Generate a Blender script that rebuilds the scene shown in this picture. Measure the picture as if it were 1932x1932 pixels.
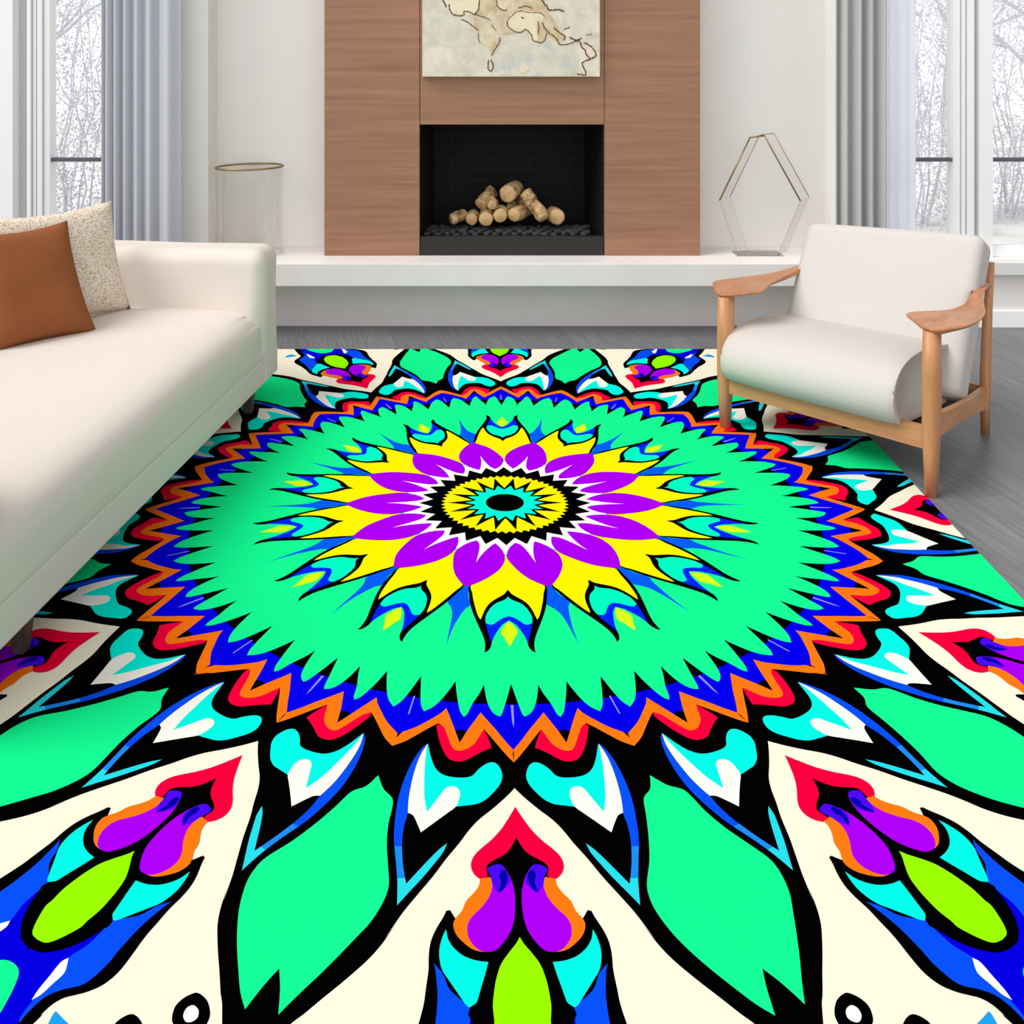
import bpy, bmesh, math, random
from mathutils import Vector, Matrix
from mathutils.geometry import tessellate_polygon

for o in list(bpy.data.objects):
    bpy.data.objects.remove(o)
scene = bpy.context.scene
COL = scene.collection
R = math.radians

# ------------------------------------------------------------------ camera
cam_data = bpy.data.cameras.new('camera')
cam = bpy.data.objects.new('camera', cam_data)
COL.objects.link(cam)
cam.location = (0, 0, 1.6)
cam.rotation_euler = (R(90), 0, 0)
cam_data.sensor_width = 36
cam_data.lens = 34.17
cam_data.shift_x = 44 / 1932
cam_data.shift_y = -905.5 / 1932
cam_data.clip_start = 0.05
cam_data.clip_end = 200
scene.camera = cam

# ------------------------------------------------------------------ world, light, exposure
world = bpy.data.worlds.new('overcast_sky')
scene.world = world
world.use_nodes = True
wn = world.node_tree.nodes
wl = world.node_tree.links
wbg = wn['Background']
wgeo = wn.new('ShaderNodeTexCoord')
wsep = wn.new('ShaderNodeSeparateXYZ')
wramp = wn.new('ShaderNodeMapRange')          # brighter towards the zenith
wramp.interpolation_type = 'SMOOTHSTEP'
wramp.inputs['From Min'].default_value = -0.05
wramp.inputs['From Max'].default_value = 0.9
wramp.inputs['To Min'].default_value = 0.16
wramp.inputs['To Max'].default_value = 0.62
wfog = wn.new('ShaderNodeMapRange')           # bright winter haze beyond the windows
wfog.interpolation_type = 'SMOOTHSTEP'
wfog.inputs['From Min'].default_value = 0.55
wfog.inputs['From Max'].default_value = 0.85
wfog.inputs['To Min'].default_value = 0.0
wfog.inputs['To Max'].default_value = 1.1
wadd = wn.new('ShaderNodeMath')
wadd.operation = 'ADD'
wl.new(wgeo.outputs['Generated'], wsep.inputs[0])
wl.new(wsep.outputs['Z'], wramp.inputs['Value'])
wl.new(wsep.outputs['Y'], wfog.inputs['Value'])
wl.new(wramp.outputs['Result'], wadd.inputs[0])
wl.new(wfog.outputs['Result'], wadd.inputs[1])
wfill = wn.new('ShaderNodeMapRange')          # fill lobe added to the sky behind the viewer, lifts camera-facing surfaces
wfill.interpolation_type = 'SMOOTHSTEP'
wfill.inputs['From Min'].default_value = -0.25
wfill.inputs['From Max'].default_value = -0.9
wfill.inputs['To Min'].default_value = 0.0
wfill.inputs['To Max'].default_value = 0.95
wadd2 = wn.new('ShaderNodeMath')
wadd2.operation = 'ADD'
wl.new(wsep.outputs['Y'], wfill.inputs['Value'])
wl.new(wadd.outputs[0], wadd2.inputs[0])
wl.new(wfill.outputs['Result'], wadd2.inputs[1])
wl.new(wadd2.outputs[0], wbg.inputs['Strength'])
wbg.inputs['Color'].default_value = (0.985, 0.99, 1.0, 1)

sun_d = bpy.data.lights.new('soft_daylight', 'SUN')
sun_d.energy = 2.55
sun_d.angle = R(32)
sun_d.color = (1.0, 0.97, 0.93)
sun = bpy.data.objects.new('soft_daylight', sun_d)
COL.objects.link(sun)
sun.location = (-2, 0, 6)
sun.rotation_euler = Vector((0.60, 0.24, -0.76)).to_track_quat('-Z', 'Y').to_euler()

vs = scene.view_settings
vs.view_transform = 'Standard'
vs.look = 'None'
vs.gamma = 1
vs.use_curve_mapping = False
vs.exposure = 0.0

# ------------------------------------------------------------------ helpers
def lin(c):
    c = c / 255.0
    return c / 12.92 if c <= 0.04045 else ((c + 0.055) / 1.055) ** 2.4

def rgb(r, g, b):
    return (lin(r), lin(g), lin(b), 1)

def mat(name, col, rough=0.6, spec=0.3, metal=0.0, noise=None, bump=None, emit=None):
    """noise = (scale, col2, stretch xyz, lo, hi) ; bump = (scale, strength, distance)"""
    m = bpy.data.materials.new(name)
    m.use_nodes = True
    nt = m.node_tree
    b = nt.nodes['Principled BSDF']
    b.inputs['Base Color'].default_value = col
    b.inputs['Roughness'].default_value = rough
    b.inputs['Specular IOR Level'].default_value = spec
    b.inputs['Metallic'].default_value = metal
    tc = None
    if noise or bump:
        tc = nt.nodes.new('ShaderNodeTexCoord')
    if noise:
        sc, col2, st, lo, hi = noise
        mp = nt.nodes.new('ShaderNodeMapping')
        mp.inputs['Scale'].default_value = st
        nt.links.new(tc.outputs['Object'], mp.inputs['Vector'])
        n = nt.nodes.new('ShaderNodeTexNoise')
        n.inputs['Scale'].default_value = sc
        n.inputs['Detail'].default_value = 6
        n.inputs['Roughness'].default_value = 0.65
        nt.links.new(mp.outputs[0], n.inputs['Vector'])
        rp = nt.nodes.new('ShaderNodeValToRGB')
        rp.color_ramp.elements[0].position = lo
        rp.color_ramp.elements[0].color = col
        rp.color_ramp.elements[1].position = hi
        rp.color_ramp.elements[1].color = col2
        nt.links.new(n.outputs['Fac'], rp.inputs['Fac'])
        nt.links.new(rp.outputs[0], b.inputs['Base Color'])
    if bump:
        n2 = nt.nodes.new('ShaderNodeTexNoise')
        n2.inputs['Scale'].default_value = bump[0]
        n2.inputs['Detail'].default_value = 4
        nt.links.new(tc.outputs['Object'], n2.inputs['Vector'])
        bp = nt.nodes.new('ShaderNodeBump')
        bp.inputs['Strength'].default_value = bump[1]
        bp.inputs['Distance'].default_value = bump[2]
        nt.links.new(n2.outputs['Fac'], bp.inputs['Height'])
        nt.links.new(bp.outputs[0], b.inputs['Normal'])
    return m

def glass_mat(name, tint, gloss=0.08, rough=0.02):
    m = bpy.data.materials.new(name)
    m.use_nodes = True
    nt = m.node_tree
    nt.nodes.remove(nt.nodes['Principled BSDF'])
    out = nt.nodes['Material Output']
    tr = nt.nodes.new('ShaderNodeBsdfTransparent')
    tr.inputs['Color'].default_value = tint
    gl = nt.nodes.new('ShaderNodeBsdfGlossy')
    gl.inputs['Roughness'].default_value = rough
    lw = nt.nodes.new('ShaderNodeLayerWeight')
    lw.inputs['Blend'].default_value = 0.25
    mr = nt.nodes.new('ShaderNodeMath')
    mr.operation = 'MULTIPLY_ADD'
    mr.inputs[1].default_value = 0.22
    mr.inputs[2].default_value = gloss
    nt.links.new(lw.outputs['Facing'], mr.inputs[0])
    mx = nt.nodes.new('ShaderNodeMixShader')
    nt.links.new(mr.outputs[0], mx.inputs['Fac'])
    nt.links.new(tr.outputs[0], mx.inputs[1])
    nt.links.new(gl.outputs[0], mx.inputs[2])
    nt.links.new(mx.outputs[0], out.inputs['Surface'])
    return m

def link(name, bm, m, parent=None, smooth=False, matrix=None):
    me = bpy.data.meshes.new(name)
    bmesh.ops.recalc_face_normals(bm, faces=bm.faces)
    if smooth:
        for f in bm.faces:
            f.smooth = True
    bm.to_mesh(me)
    bm.free()
    ms = m if isinstance(m, (list, tuple)) else [m]
    for x in ms:
        me.materials.append(x)
    o = bpy.data.objects.new(name, me)
    COL.objects.link(o)
    if parent:
        o.parent = parent
    if matrix is not None:
        o.matrix_local = matrix
    return o

def tag(o, label, cat, group=None, kind=None):
    o['label'] = label
    o['category'] = cat
    if group:
        o['group'] = group
    if kind:
        o['kind'] = kind
    return o

def structure(o):
    o['kind'] = 'structure'
    return o

def thing(name, loc, rz, label, cat, group=None):
    o = bpy.data.objects.new(name, None)
    o.empty_display_size = 0.1
    COL.objects.link(o)
    o.location = loc
    o.rotation_euler = (0, 0, rz)
    return tag(o, label, cat, group)

def add_box(bm, x0, x1, y0, y1, z0, z1, mi=0, bevel=0.0):
    v = [bm.verts.new(p) for p in ((x0,y0,z0),(x1,y0,z0),(x1,y1,z0),(x0,y1,z0),(x0,y0,z1),(x1,y0,z1),(x1,y1,z1),(x0,y1,z1))]
    fs = [bm.faces.new([v[i] for i in q]) for q in ((0,3,2,1),(4,5,6,7),(0,1,5,4),(1,2,6,5),(2,3,7,6),(3,0,4,7))]
    for f in fs:
        f.material_index = mi
    if bevel:
        es = list({e for f in fs for e in f.edges})
        bmesh.ops.bevel(bm, geom=es, offset=bevel, segments=2, affect='EDGES', profile=0.5)

def box(name, m, x0, x1, y0, y1, z0, z1, parent=None, bevel=0.0):
    bm = bmesh.new()
    add_box(bm, x0, x1, y0, y1, z0, z1, 0, bevel)
    return link(name, bm, m, parent)

def add_tube(bm, pts, radii, n=10, cap=True, squash=1.0):
    """tube along pts ; radii list ; returns rings"""
    rings = []
    up0 = Vector((0, 0, 1))
    P = [Vector(p) for p in pts]
    for i, p in enumerate(P):
        t = (P[min(i + 1, len(P) - 1)] - P[max(i - 1, 0)]).normalized()
        up = up0 if abs(t.z) < 0.95 else Vector((0, 1, 0))
        a = t.cross(up).normalized()
        b = t.cross(a).normalized()
        rings.append([bm.verts.new(p + (a * math.cos(2*math.pi*k/n) + b * squash * math.sin(2*math.pi*k/n)) * radii[i]) for k in range(n)])
    for r0, r1 in zip(rings, rings[1:]):
        for k in range(n):
            bm.faces.new((r0[k], r0[(k+1) % n], r1[(k+1) % n], r1[k]))
    if cap:
        bm.faces.new(rings[0])
        bm.faces.new(list(reversed(rings[-1])))
    return rings

def rounded_box(bm, x0, x1, y0, y1, z0, z1, r, k=5, m=6, deform=None):
    """box with round edges, gridded so that it can be deformed"""
    def axis(a, b):
        rr = min(r, (b - a) / 2 - 1e-4)
        c = [a + rr * i / k for i in range(k)]
        c += [a + rr + (b - a - 2*rr) * i / m for i in range(m + 1)]
        c += [b - rr + rr * (i + 1) / k for i in range(k)]
        return c, rr
    X, rx = axis(x0, x1); Y, ry = axis(y0, y1); Z, rz = axis(z0, z1)
    cache = {}
    def vert(p):
        key = tuple(round(c, 6) for c in p)
        if key in cache:
            return cache[key]
        q = (min(max(p[0], x0+rx), x1-rx), min(max(p[1], y0+ry), y1-ry), min(max(p[2], z0+rz), z1-rz))
        d = Vector(((p[0]-q[0])/rx, (p[1]-q[1])/ry, (p[2]-q[2])/rz))
        if d.length > 1e-9:
            d.normalize()
        w = Vector((q[0]+d.x*rx, q[1]+d.y*ry, q[2]+d.z*rz))
        if deform:
            w = Vector(deform(w))
        cache[key] = bm.verts.new(w)
        return cache[key]
    def grid(A, B, f):
        for i in range(len(A)-1):
            for j in range(len(B)-1):
                vs_ = [vert(f(A[i],B[j])), vert(f(A[i+1],B[j])), vert(f(A[i+1],B[j+1])), vert(f(A[i],B[j+1]))]
                if len(set(vs_)) == 4:
                    try:
                        bm.faces.new(vs_)
                    except ValueError:
                        pass
    for z in (z0, z1): grid(X, Y, lambda a, b: (a, b, z))
    for y in (y0, y1): grid(X, Z, lambda a, b: (a, y, b))
    for x in (x0, x1): grid(Y, Z, lambda a, b: (x, a, b))

def smooth_poly(pts, steps=4, closed=True, sharp=48):
    """Catmull-Rom through the points, corners sharper than the limit stay corners"""
    n = len(pts)
    P = [Vector((p[0], p[1])) for p in pts]
    corner = []
    for i in range(n):
        a = P[i] - P[i-1]; b = P[(i+1) % n] - P[i]
        if a.length < 1e-9 or b.length < 1e-9:
            corner.append(True); continue
        corner.append(abs(math.degrees(a.angle(b))) > sharp)
    if not closed:
        corner[0] = corner[-1] = True
    out = []
    for i in range(n if closed else n - 1):
        p1, p2 = P[i], P[(i+1) % n]
        p0 = P[i-1] if not corner[i] else p1 * 2 - p2
        p3 = P[(i+2) % n] if not corner[(i+1) % n] else p2 * 2 - p1
        for s in range(steps):
            t = s / steps
            out.append(0.5*((2*p1) + (p2-p0)*t + (2*p0-5*p1+4*p2-p3)*t*t + (3*p1-p0-3*p2+p3)*t**3))
    if not closed:
        out.append(P[-1])
    return [(v.x, v.y) for v in out]

def fill(bm, pts3, mi):
    vv = [bm.verts.new(p) for p in pts3]
    for t in tessellate_polygon([[Vector(p) for p in pts3]]):
        try:
            f = bm.faces.new([vv[i] for i in t])
            f.material_index = mi
        except ValueError:
            pass

def strip(bm, pts, w, y, mi=0, th=0.0015):
    """painted line of width w standing th proud of a wall facing -Y"""
    P = [Vector(p) for p in pts]
    L = []; Rr = []
    for i, p in enumerate(P):
        t = (P[min(i+1, len(P)-1)] - P[max(i-1, 0)]).normalized()
        nrm = Vector((-t.y, t.x))
        ww = w * (0.55 + 0.45 * math.sin(i * 2.1) ** 2)
        L.append(p + nrm * ww / 2); Rr.append(p - nrm * ww / 2)
    for i in range(len(P)-1):
        q = [L[i], L[i+1], Rr[i+1], Rr[i]]
        f = bm.faces.new([bm.verts.new((a.x, y - th, a.y)) for a in q])
        f.material_index = mi

random.seed(7)

# ------------------------------------------------------------------ materials
M = {}
M['wall'] = mat('wall_paint', rgb(236, 233, 229), 0.85, 0.2)
M['white'] = mat('white_paint', rgb(250, 250, 250), 0.5, 0.3)
M['hearth'] = mat('hearth_stone', rgb(234, 229, 229), 0.45, 0.35, noise=(3, rgb(227, 221, 219), (1,1,1), 0.35, 0.7))
M['sill'] = mat('sill_paint', rgb(225, 224, 222), 0.6, 0.3)
M['gasket'] = mat('grey_gasket', rgb(196, 196, 198), 0.6, 0.3)
M['reveal'] = mat('grey_reveal', rgb(158, 158, 158), 0.7, 0.2)
M['muntin'] = mat('muntin_grey', rgb(95, 97, 104), 0.5, 0.3)
M['pane'] = glass_mat('window_glass', (0.99, 0.99, 1, 1), 0.02)
M['vase_glass'] = glass_mat('vase_glass', (0.975, 0.97, 0.957, 1), 0.05)
M['clear_glass'] = glass_mat('clear_glass', (0.975, 0.97, 0.955, 1), 0.03)
M['strip_glass'] = glass_mat('strip_glass', (0.90, 0.885, 0.85, 1), 0.05)
M['brass'] = mat('aged_brass', rgb(150, 122, 88), 0.35, 0.5, 0.7)
M['curtain'] = mat('curtain_linen', rgb(196, 198, 206), 0.9, 0.1, bump=(220, 0.15, 0.002))
M['curtain_dark'] = mat('curtain_grey_linen', rgb(186, 186, 186), 0.9, 0.1, bump=(220, 0.15, 0.002))
M['sheer'] = mat('sheer_voile', rgb(250, 251, 255), 0.9, 0.1)
nt = M['sheer'].node_tree
tl_ = nt.nodes.new('ShaderNodeBsdfTranslucent')
tl_.inputs['Color'].default_value = rgb(250, 251, 255)
mx_ = nt.nodes.new('ShaderNodeMixShader')
mx_.inputs['Fac'].default_value = 0.72
nt.links.new(nt.nodes['Principled BSDF'].outputs[0], mx_.inputs[1])
nt.links.new(tl_.outputs[0], mx_.inputs[2])
nt.links.new(mx_.outputs[0], nt.nodes['Material Output'].inputs['Surface'])
M['wood_panel'] = mat('walnut_veneer', rgb(138, 98, 76), 0.55, 0.3, noise=(3.2, rgb(178, 132, 106), (0.35, 1.0, 10), 0.22, 0.80))
M['firebrick'] = None
M['black_metal'] = mat('black_metal', rgb(38, 36, 34), 0.5, 0.4)
M['coal'] = mat('lava_rock', rgb(58, 60, 63), 0.75, 0.4, bump=(60, 0.6, 0.01))
M['bark'] = mat('log_bark', rgb(112, 76, 44), 0.85, 0.15, noise=(13, rgb(222, 188, 138), (1,1,1), 0.36, 0.56), bump=(30, 0.5, 0.01))
M['cutwood'] = mat('log_end', rgb(226, 190, 142), 0.8, 0.15, noise=(14, rgb(196, 146, 96), (1,1,1), 0.42, 0.72))
M['sofa'] = mat('sofa_linen', rgb(226, 217, 209), 0.9, 0.12, noise=(160, rgb(219, 209, 200), (1,1,1), 0.4, 0.7), bump=(11, 0.10, 0.02))
M['sofa_leg'] = mat('dark_leg', rgb(74, 64, 56), 0.45, 0.4)
M['chair_fabric'] = mat('chair_cotton', rgb(206, 201, 197), 0.9, 0.12, noise=(220, rgb(199, 193, 188), (1,1,1), 0.4, 0.7), bump=(9, 0.06, 0.02))
M['chair_wood'] = mat('oak', rgb(204, 148, 104), 0.42, 0.4, noise=(6, rgb(176, 118, 76), (7,7,.7), 0.42, 0.8))
M['chair_arm'] = mat('oiled_oak', rgb(190, 128, 88), 0.33, 0.45, noise=(5, rgb(156, 98, 62), (9,2,2), 0.42, 0.8))
M['rail_wood'] = mat('oak_rail', rgb(204, 148, 104), 0.42, 0.4, noise=(6, rgb(176, 118, 76), (.7,7,7), 0.42, 0.8))
M['side_wood'] = mat('oak_side_rail', rgb(204, 148, 104), 0.42, 0.4, noise=(6, rgb(176, 118, 76), (7,.7,7), 0.42, 0.8))
M['strap'] = mat('dark_strap', rgb(92, 52, 42), 0.7, 0.2)
M['tweed'] = mat('boucle_tweed', rgb(236, 226, 210), 0.95, 0.05, noise=(115, rgb(172, 128, 84), (1, 1, 1.4), 0.48, 0.66), bump=(120, 0.5, 0.006))
M['rust'] = mat('rust_linen', rgb(150, 91, 56), 0.85, 0.12, noise=(260, rgb(136, 78, 44), (1,1,1), 0.4, 0.7), bump=(240, 0.2, 0.002))
M['canvas'] = mat('painted_canvas', rgb(236, 226, 210), 0.8, 0.2, noise=(10, rgb(204, 196, 178), (1,1,1), 0.36, 0.70), bump=(28, 0.35, 0.006))
M['p_brown'] = mat('paint_brown', rgb(104, 68, 38), 0.8, 0.2)
M['p_tan'] = mat('paint_tan', rgb(200, 176, 138), 0.8, 0.2, noise=(13, rgb(230, 216, 188), (1,1,1), 0.40, 0.66))
M['p_cream'] = mat('paint_cream', rgb(238, 226, 196), 0.8, 0.2, noise=(14, rgb(218, 196, 160), (1,1,1), 0.45, 0.7))
M['p_blue'] = mat('paint_blue', rgb(192, 200, 200), 0.8, 0.2, noise=(13, rgb(232, 220, 204), (1,1,1), 0.36, 0.60))
M['p_grey'] = mat('paint_grey', rgb(206, 202, 190), 0.8, 0.2, noise=(13, rgb(230, 220, 202), (1,1,1), 0.36, 0.66))
M['p_pink'] = mat('paint_blush', rgb(234, 218, 200), 0.8, 0.2)
M['twig'] = mat('frosted_twig', rgb(206, 207, 214), 0.9, 0.1)
M['trunk'] = mat('frosted_trunk', rgb(204, 204, 210), 0.9, 0.1)
M['snow'] = mat('pale_ground', rgb(240, 240, 238), 0.9, 0.1, noise=(1.2, rgb(206, 204, 198), (1,1,1), 0.4, 0.7))

def brick_mat():
    m = mat('fire_brick', rgb(14, 14, 13), 0.7, 0.25)
    nt = m.node_tree
    b = nt.nodes['Principled BSDF']
    tc = nt.nodes.new('ShaderNodeTexCoord')
    sep = nt.nodes.new('ShaderNodeSeparateXYZ')
    nt.links.new(tc.outputs['Object'], sep.inputs[0])
    ad = nt.nodes.new('ShaderNodeMath'); ad.operation = 'ADD'
    nt.links.new(sep.outputs['X'], ad.inputs[0]); nt.links.new(sep.outputs['Y'], ad.inputs[1])
    cb = nt.nodes.new('ShaderNodeCombineXYZ')
    nt.links.new(ad.outputs[0], cb.inputs['X']); nt.links.new(sep.outputs['Z'], cb.inputs['Y'])
    bt = nt.nodes.new('ShaderNodeTexBrick')
    bt.inputs['Color1'].default_value = rgb(14, 14, 13)
    bt.inputs['Color2'].default_value = rgb(11, 11, 10)
    bt.inputs['Mortar'].default_value = rgb(28, 29, 28)
    bt.inputs['Scale'].default_value = 1
    bt.inputs['Brick Width'].default_value = 0.23
    bt.inputs['Row Height'].default_value = 0.068
    bt.inputs['Mortar Size'].default_value = 0.0035
    nt.links.new(cb.outputs[0], bt.inputs['Vector'])
    nt.links.new(bt.outputs['Color'], b.inputs['Base Color'])
    return m
M['firebrick'] = brick_mat()

def floor_mat():
    m = mat('grey_oak_planks', rgb(112, 112, 114), 0.42, 0.45)
    nt = m.node_tree
    b = nt.nodes['Principled BSDF']
    tc = nt.nodes.new('ShaderNodeTexCoord')
    mp = nt.nodes.new('ShaderNodeMapping')
    mp.inputs['Rotation'].default_value = (0, 0, R(90 - 14))
    nt.links.new(tc.outputs['Object'], mp.inputs['Vector'])
    bt = nt.nodes.new('ShaderNodeTexBrick')
    bt.inputs['Color1'].default_value = rgb(124, 124, 127)
    bt.inputs['Color2'].default_value = rgb(114, 114, 117)
    bt.inputs['Mortar'].default_value = rgb(96, 96, 98)
    bt.inputs['Scale'].default_value = 1
    bt.inputs['Brick Width'].default_value = 1.9
    bt.inputs['Row Height'].default_value = 0.15
    bt.inputs['Mortar Size'].default_value = 0.0015
    nt.links.new(mp.outputs[0], bt.inputs['Vector'])
    mp2 = nt.nodes.new('ShaderNodeMapping')
    mp2.inputs['Scale'].default_value = (1.2, 26, 1)
    nt.links.new(mp.outputs[0], mp2.inputs['Vector'])
    n = nt.nodes.new('ShaderNodeTexNoise')
    n.inputs['Scale'].default_value = 3
    n.inputs['Detail'].default_value = 7
    nt.links.new(mp2.outputs[0], n.inputs['Vector'])
    rp = nt.nodes.new('ShaderNodeValToRGB')
    rp.color_ramp.elements[0].position = 0.3; rp.color_ramp.elements[0].color = (0.68, 0.68, 0.68, 1)
    rp.color_ramp.elements[1].position = 0.7; rp.color_ramp.elements[1].color = (1.1, 1.1, 1.1, 1)
    nt.links.new(n.outputs['Fac'], rp.inputs['Fac'])
    mx = nt.nodes.new('ShaderNodeMix'); mx.data_type = 'RGBA'; mx.blend_type = 'MULTIPLY'
    mx.inputs['Factor'].default_value = 1
    nt.links.new(bt.outputs['Color'], mx.inputs['A']); nt.links.new(rp.outputs[0], mx.inputs['B'])
    nt.links.new(mx.outputs['Result'], b.inputs['Base Color'])
    return m
M['floor'] = floor_mat()

# ------------------------------------------------------------------ the setting
FZ = -0.008
WY = 5.30      # window walls
NY = 5.48      # niche wall behind the fireplace
NL, NR = -1.53, 1.896
structure(box('floor', M['floor'], -5.2, 5.2, -0.6, 5.62, FZ - 0.05, FZ))
bm = bmesh.new()      # niche wall with the hole of the firebox
add_box(bm, NL - 0.1, -0.42, NY, NY + 0.14, FZ, 2.75)
add_box(bm, 0.67, NR + 0.1, NY, NY + 0.14, FZ, 2.75)
add_box(bm, -0.42, 0.67, NY, NY + 0.14, 1.14, 2.75)
add_box(bm, -0.42, 0.67, NY, NY + 0.14, FZ, 0.37)
structure(link('wall_back', bm, M['wall']))

def window_wall(name, xs, sill, head):
    """xs = x0, x1 of the wall ; openings list ((a,b)) between sill and head"""
    x0, x1, ops = xs
    bm = bmesh.new()
    cur = x0
    for a, b in ops:
        if a > cur: add_box(bm, cur, a, WY, WY + 0.22, FZ, 2.75)
        add_box(bm, a, b, WY, WY + 0.22, FZ, sill)
        add_box(bm, a, b, WY, WY + 0.22, head, 2.75)
        cur = b
    if cur < x1: add_box(bm, cur, x1, WY, WY + 0.22, FZ, 2.75)
    return structure(link(name, bm, M['wall']))
px = lambda p, y=WY: (p - 922) / 1834 * y
window_wall('wall_left', (-4.6, NL, [(-3.6, px(300))]), 0.36, 2.55)
window_wall('wall_right', (NR, 4.6, [(px(1610), 3.5)]), 0.36, 2.55)
# sills and low panelling under the right window
structure(box('trim_1', M['sill'], NR + 0.02, 4.4, WY - 0.05, WY, 0.285, 0.355, bevel=0.004))
structure(box('trim_2', M['sill'], -4.4, NL - 0.06, WY - 0.05, WY, 0.285, 0.355, bevel=0.004))
structure(box('baseboard_right', M['white'], NR, 4.6, WY - 0.018, WY, FZ, 0.085, bevel=0.003))
structure(box('baseboard_left', M['white'], -4.6, NL, WY - 0.018, WY, FZ, 0.085, bevel=0.003))

def window(n, bars, grey, panes, x0, x1):
    """bars: white uprights (px a, b, depth offset) ; grey: thin grey uprights ; panes: (px a, b)"""
    bm = bmesh.new()
    y = WY + 0.06
    for a, b, d in bars:
        add_box(bm, px(a), px(b), y + d, y + 0.10, 0.36, 2.55, 0, 0.002)
    for a, b, d in grey:
        add_box(bm, px(a), px(b), y + d, y + 0.10, 0.36, 2.55, 1)
    for a, b in panes:
        add_box(bm, px(a), px(b), y + 0.01, y + 0.08, 0.36, 0.415, 0, 0.002)
        add_box(bm, px(a), px(b), y + 0.01, y + 0.08, 2.49, 2.55, 0, 0.002)
    fr = structure(link('window_%d' % n, bm, [M['white'], M['gasket']]))
    for a, b in panes:
        box('pane', M['pane'], px(a) - 0.01, px(b) + 0.01, y + 0.05, y + 0.056, 0.40, 2.5, fr)
        mb = bmesh.new()
        hz = 1.6 - (301 - 60.5) / 1834 * (y + 0.03)
        add_box(mb, px(a) - 0.02, px(b) + 0.005, y + 0.03, y + 0.07, hz - 0.012, hz + 0.008)
        link('muntin', mb, M['muntin'], fr)
    return fr
window(1, [(-160, -30, 0), (-30, 17, -0.02), (43, 50, -0.015), (52, 58, 0), (60, 69, 0.0), (71, 82, 0.015)],
       [(17, 43, 0.05), (50, 52, 0.012), (58, 60, 0.012), (69, 71, 0.02)], [(82, 305)], 0, 1)
window(2, [(1600, 1640, 0.02), (1812, 1824, 0.015), (1827, 1832, 0), (1835, 1848, -0.005), (1858, 1881, -0.02)],
       [(1824, 1827, 0.02), (1832, 1835, 0.012), (1848, 1858, 0.03)], [(1640, 1812), (1881, 2080)], 0, 1)

# ------------------------------------------------------------------ outside
structure(box('ground', M['snow'], -16, 16, 5.6, 26, -0.65, -0.6))
def frosted_tree(name, x, y, h, seed, label, spread=1.0, leaves=5200):
    rnd = random.Random(seed)
    t = thing(name, (x, y, -0.6), 0, label, 'tree', 'frosted trees outside the windows')
    bm = bmesh.new()
    tips = []
    def branch(p, d, L, r, lev):
        pts = [p]; rad = [r]
        n = 4
        for i in range(n):
            d = (d + Vector((rnd.uniform(-.3,.3), rnd.uniform(-.3,.3), rnd.uniform(-.1,.18)))).normalized()
            p = p + d * L / n
            pts.append(p); rad.append(r * (1 - 0.6 * (i + 1) / n))
            if lev >= 2: tips.append(p.copy())
        add_tube(bm, pts, rad, 5 if lev > 1 else 7, cap=False)
        if lev < 4:
            for k in range(3 if lev else 6):
                q = pts[rnd.randint(1 if lev else 2, n)]
                a = rnd.uniform(0, 6.28)
                nd = (d * 0.55 + Vector((math.cos(a), math.sin(a), rnd.uniform(0.0, 0.7))) * spread).normalized()
                branch(q, nd, L * rnd.uniform(.5, .72), r * .5, lev + 1)
    branch(Vector((0,0,0)), Vector((0.05,0,1)), h * 0.62, h * 0.017, 0)
    link('trunk', bm, M['trunk'], t)
    bm = bmesh.new()
    for i in range(leaves):
        c = rnd.choice(tips) + Vector((rnd.gauss(0,.20), rnd.gauss(0,.20), rnd.gauss(0,.22)))
        s = rnd.uniform(.010, .030)
        a = Vector((rnd.gauss(0,1), rnd.gauss(0,1), rnd.gauss(0,1))).normalized()
        b = a.cross(Vector((rnd.gauss(0,1), rnd.gauss(0,1), rnd.gauss(0,1)))).normalized()
        bm.faces.new([bm.verts.new(c - a*s), bm.verts.new(c + b*s*.5), bm.verts.new(c + a*s), bm.verts.new(c - b*s*.5)])
    link('twigs', bm, M['twig'], t)
    return t
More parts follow.
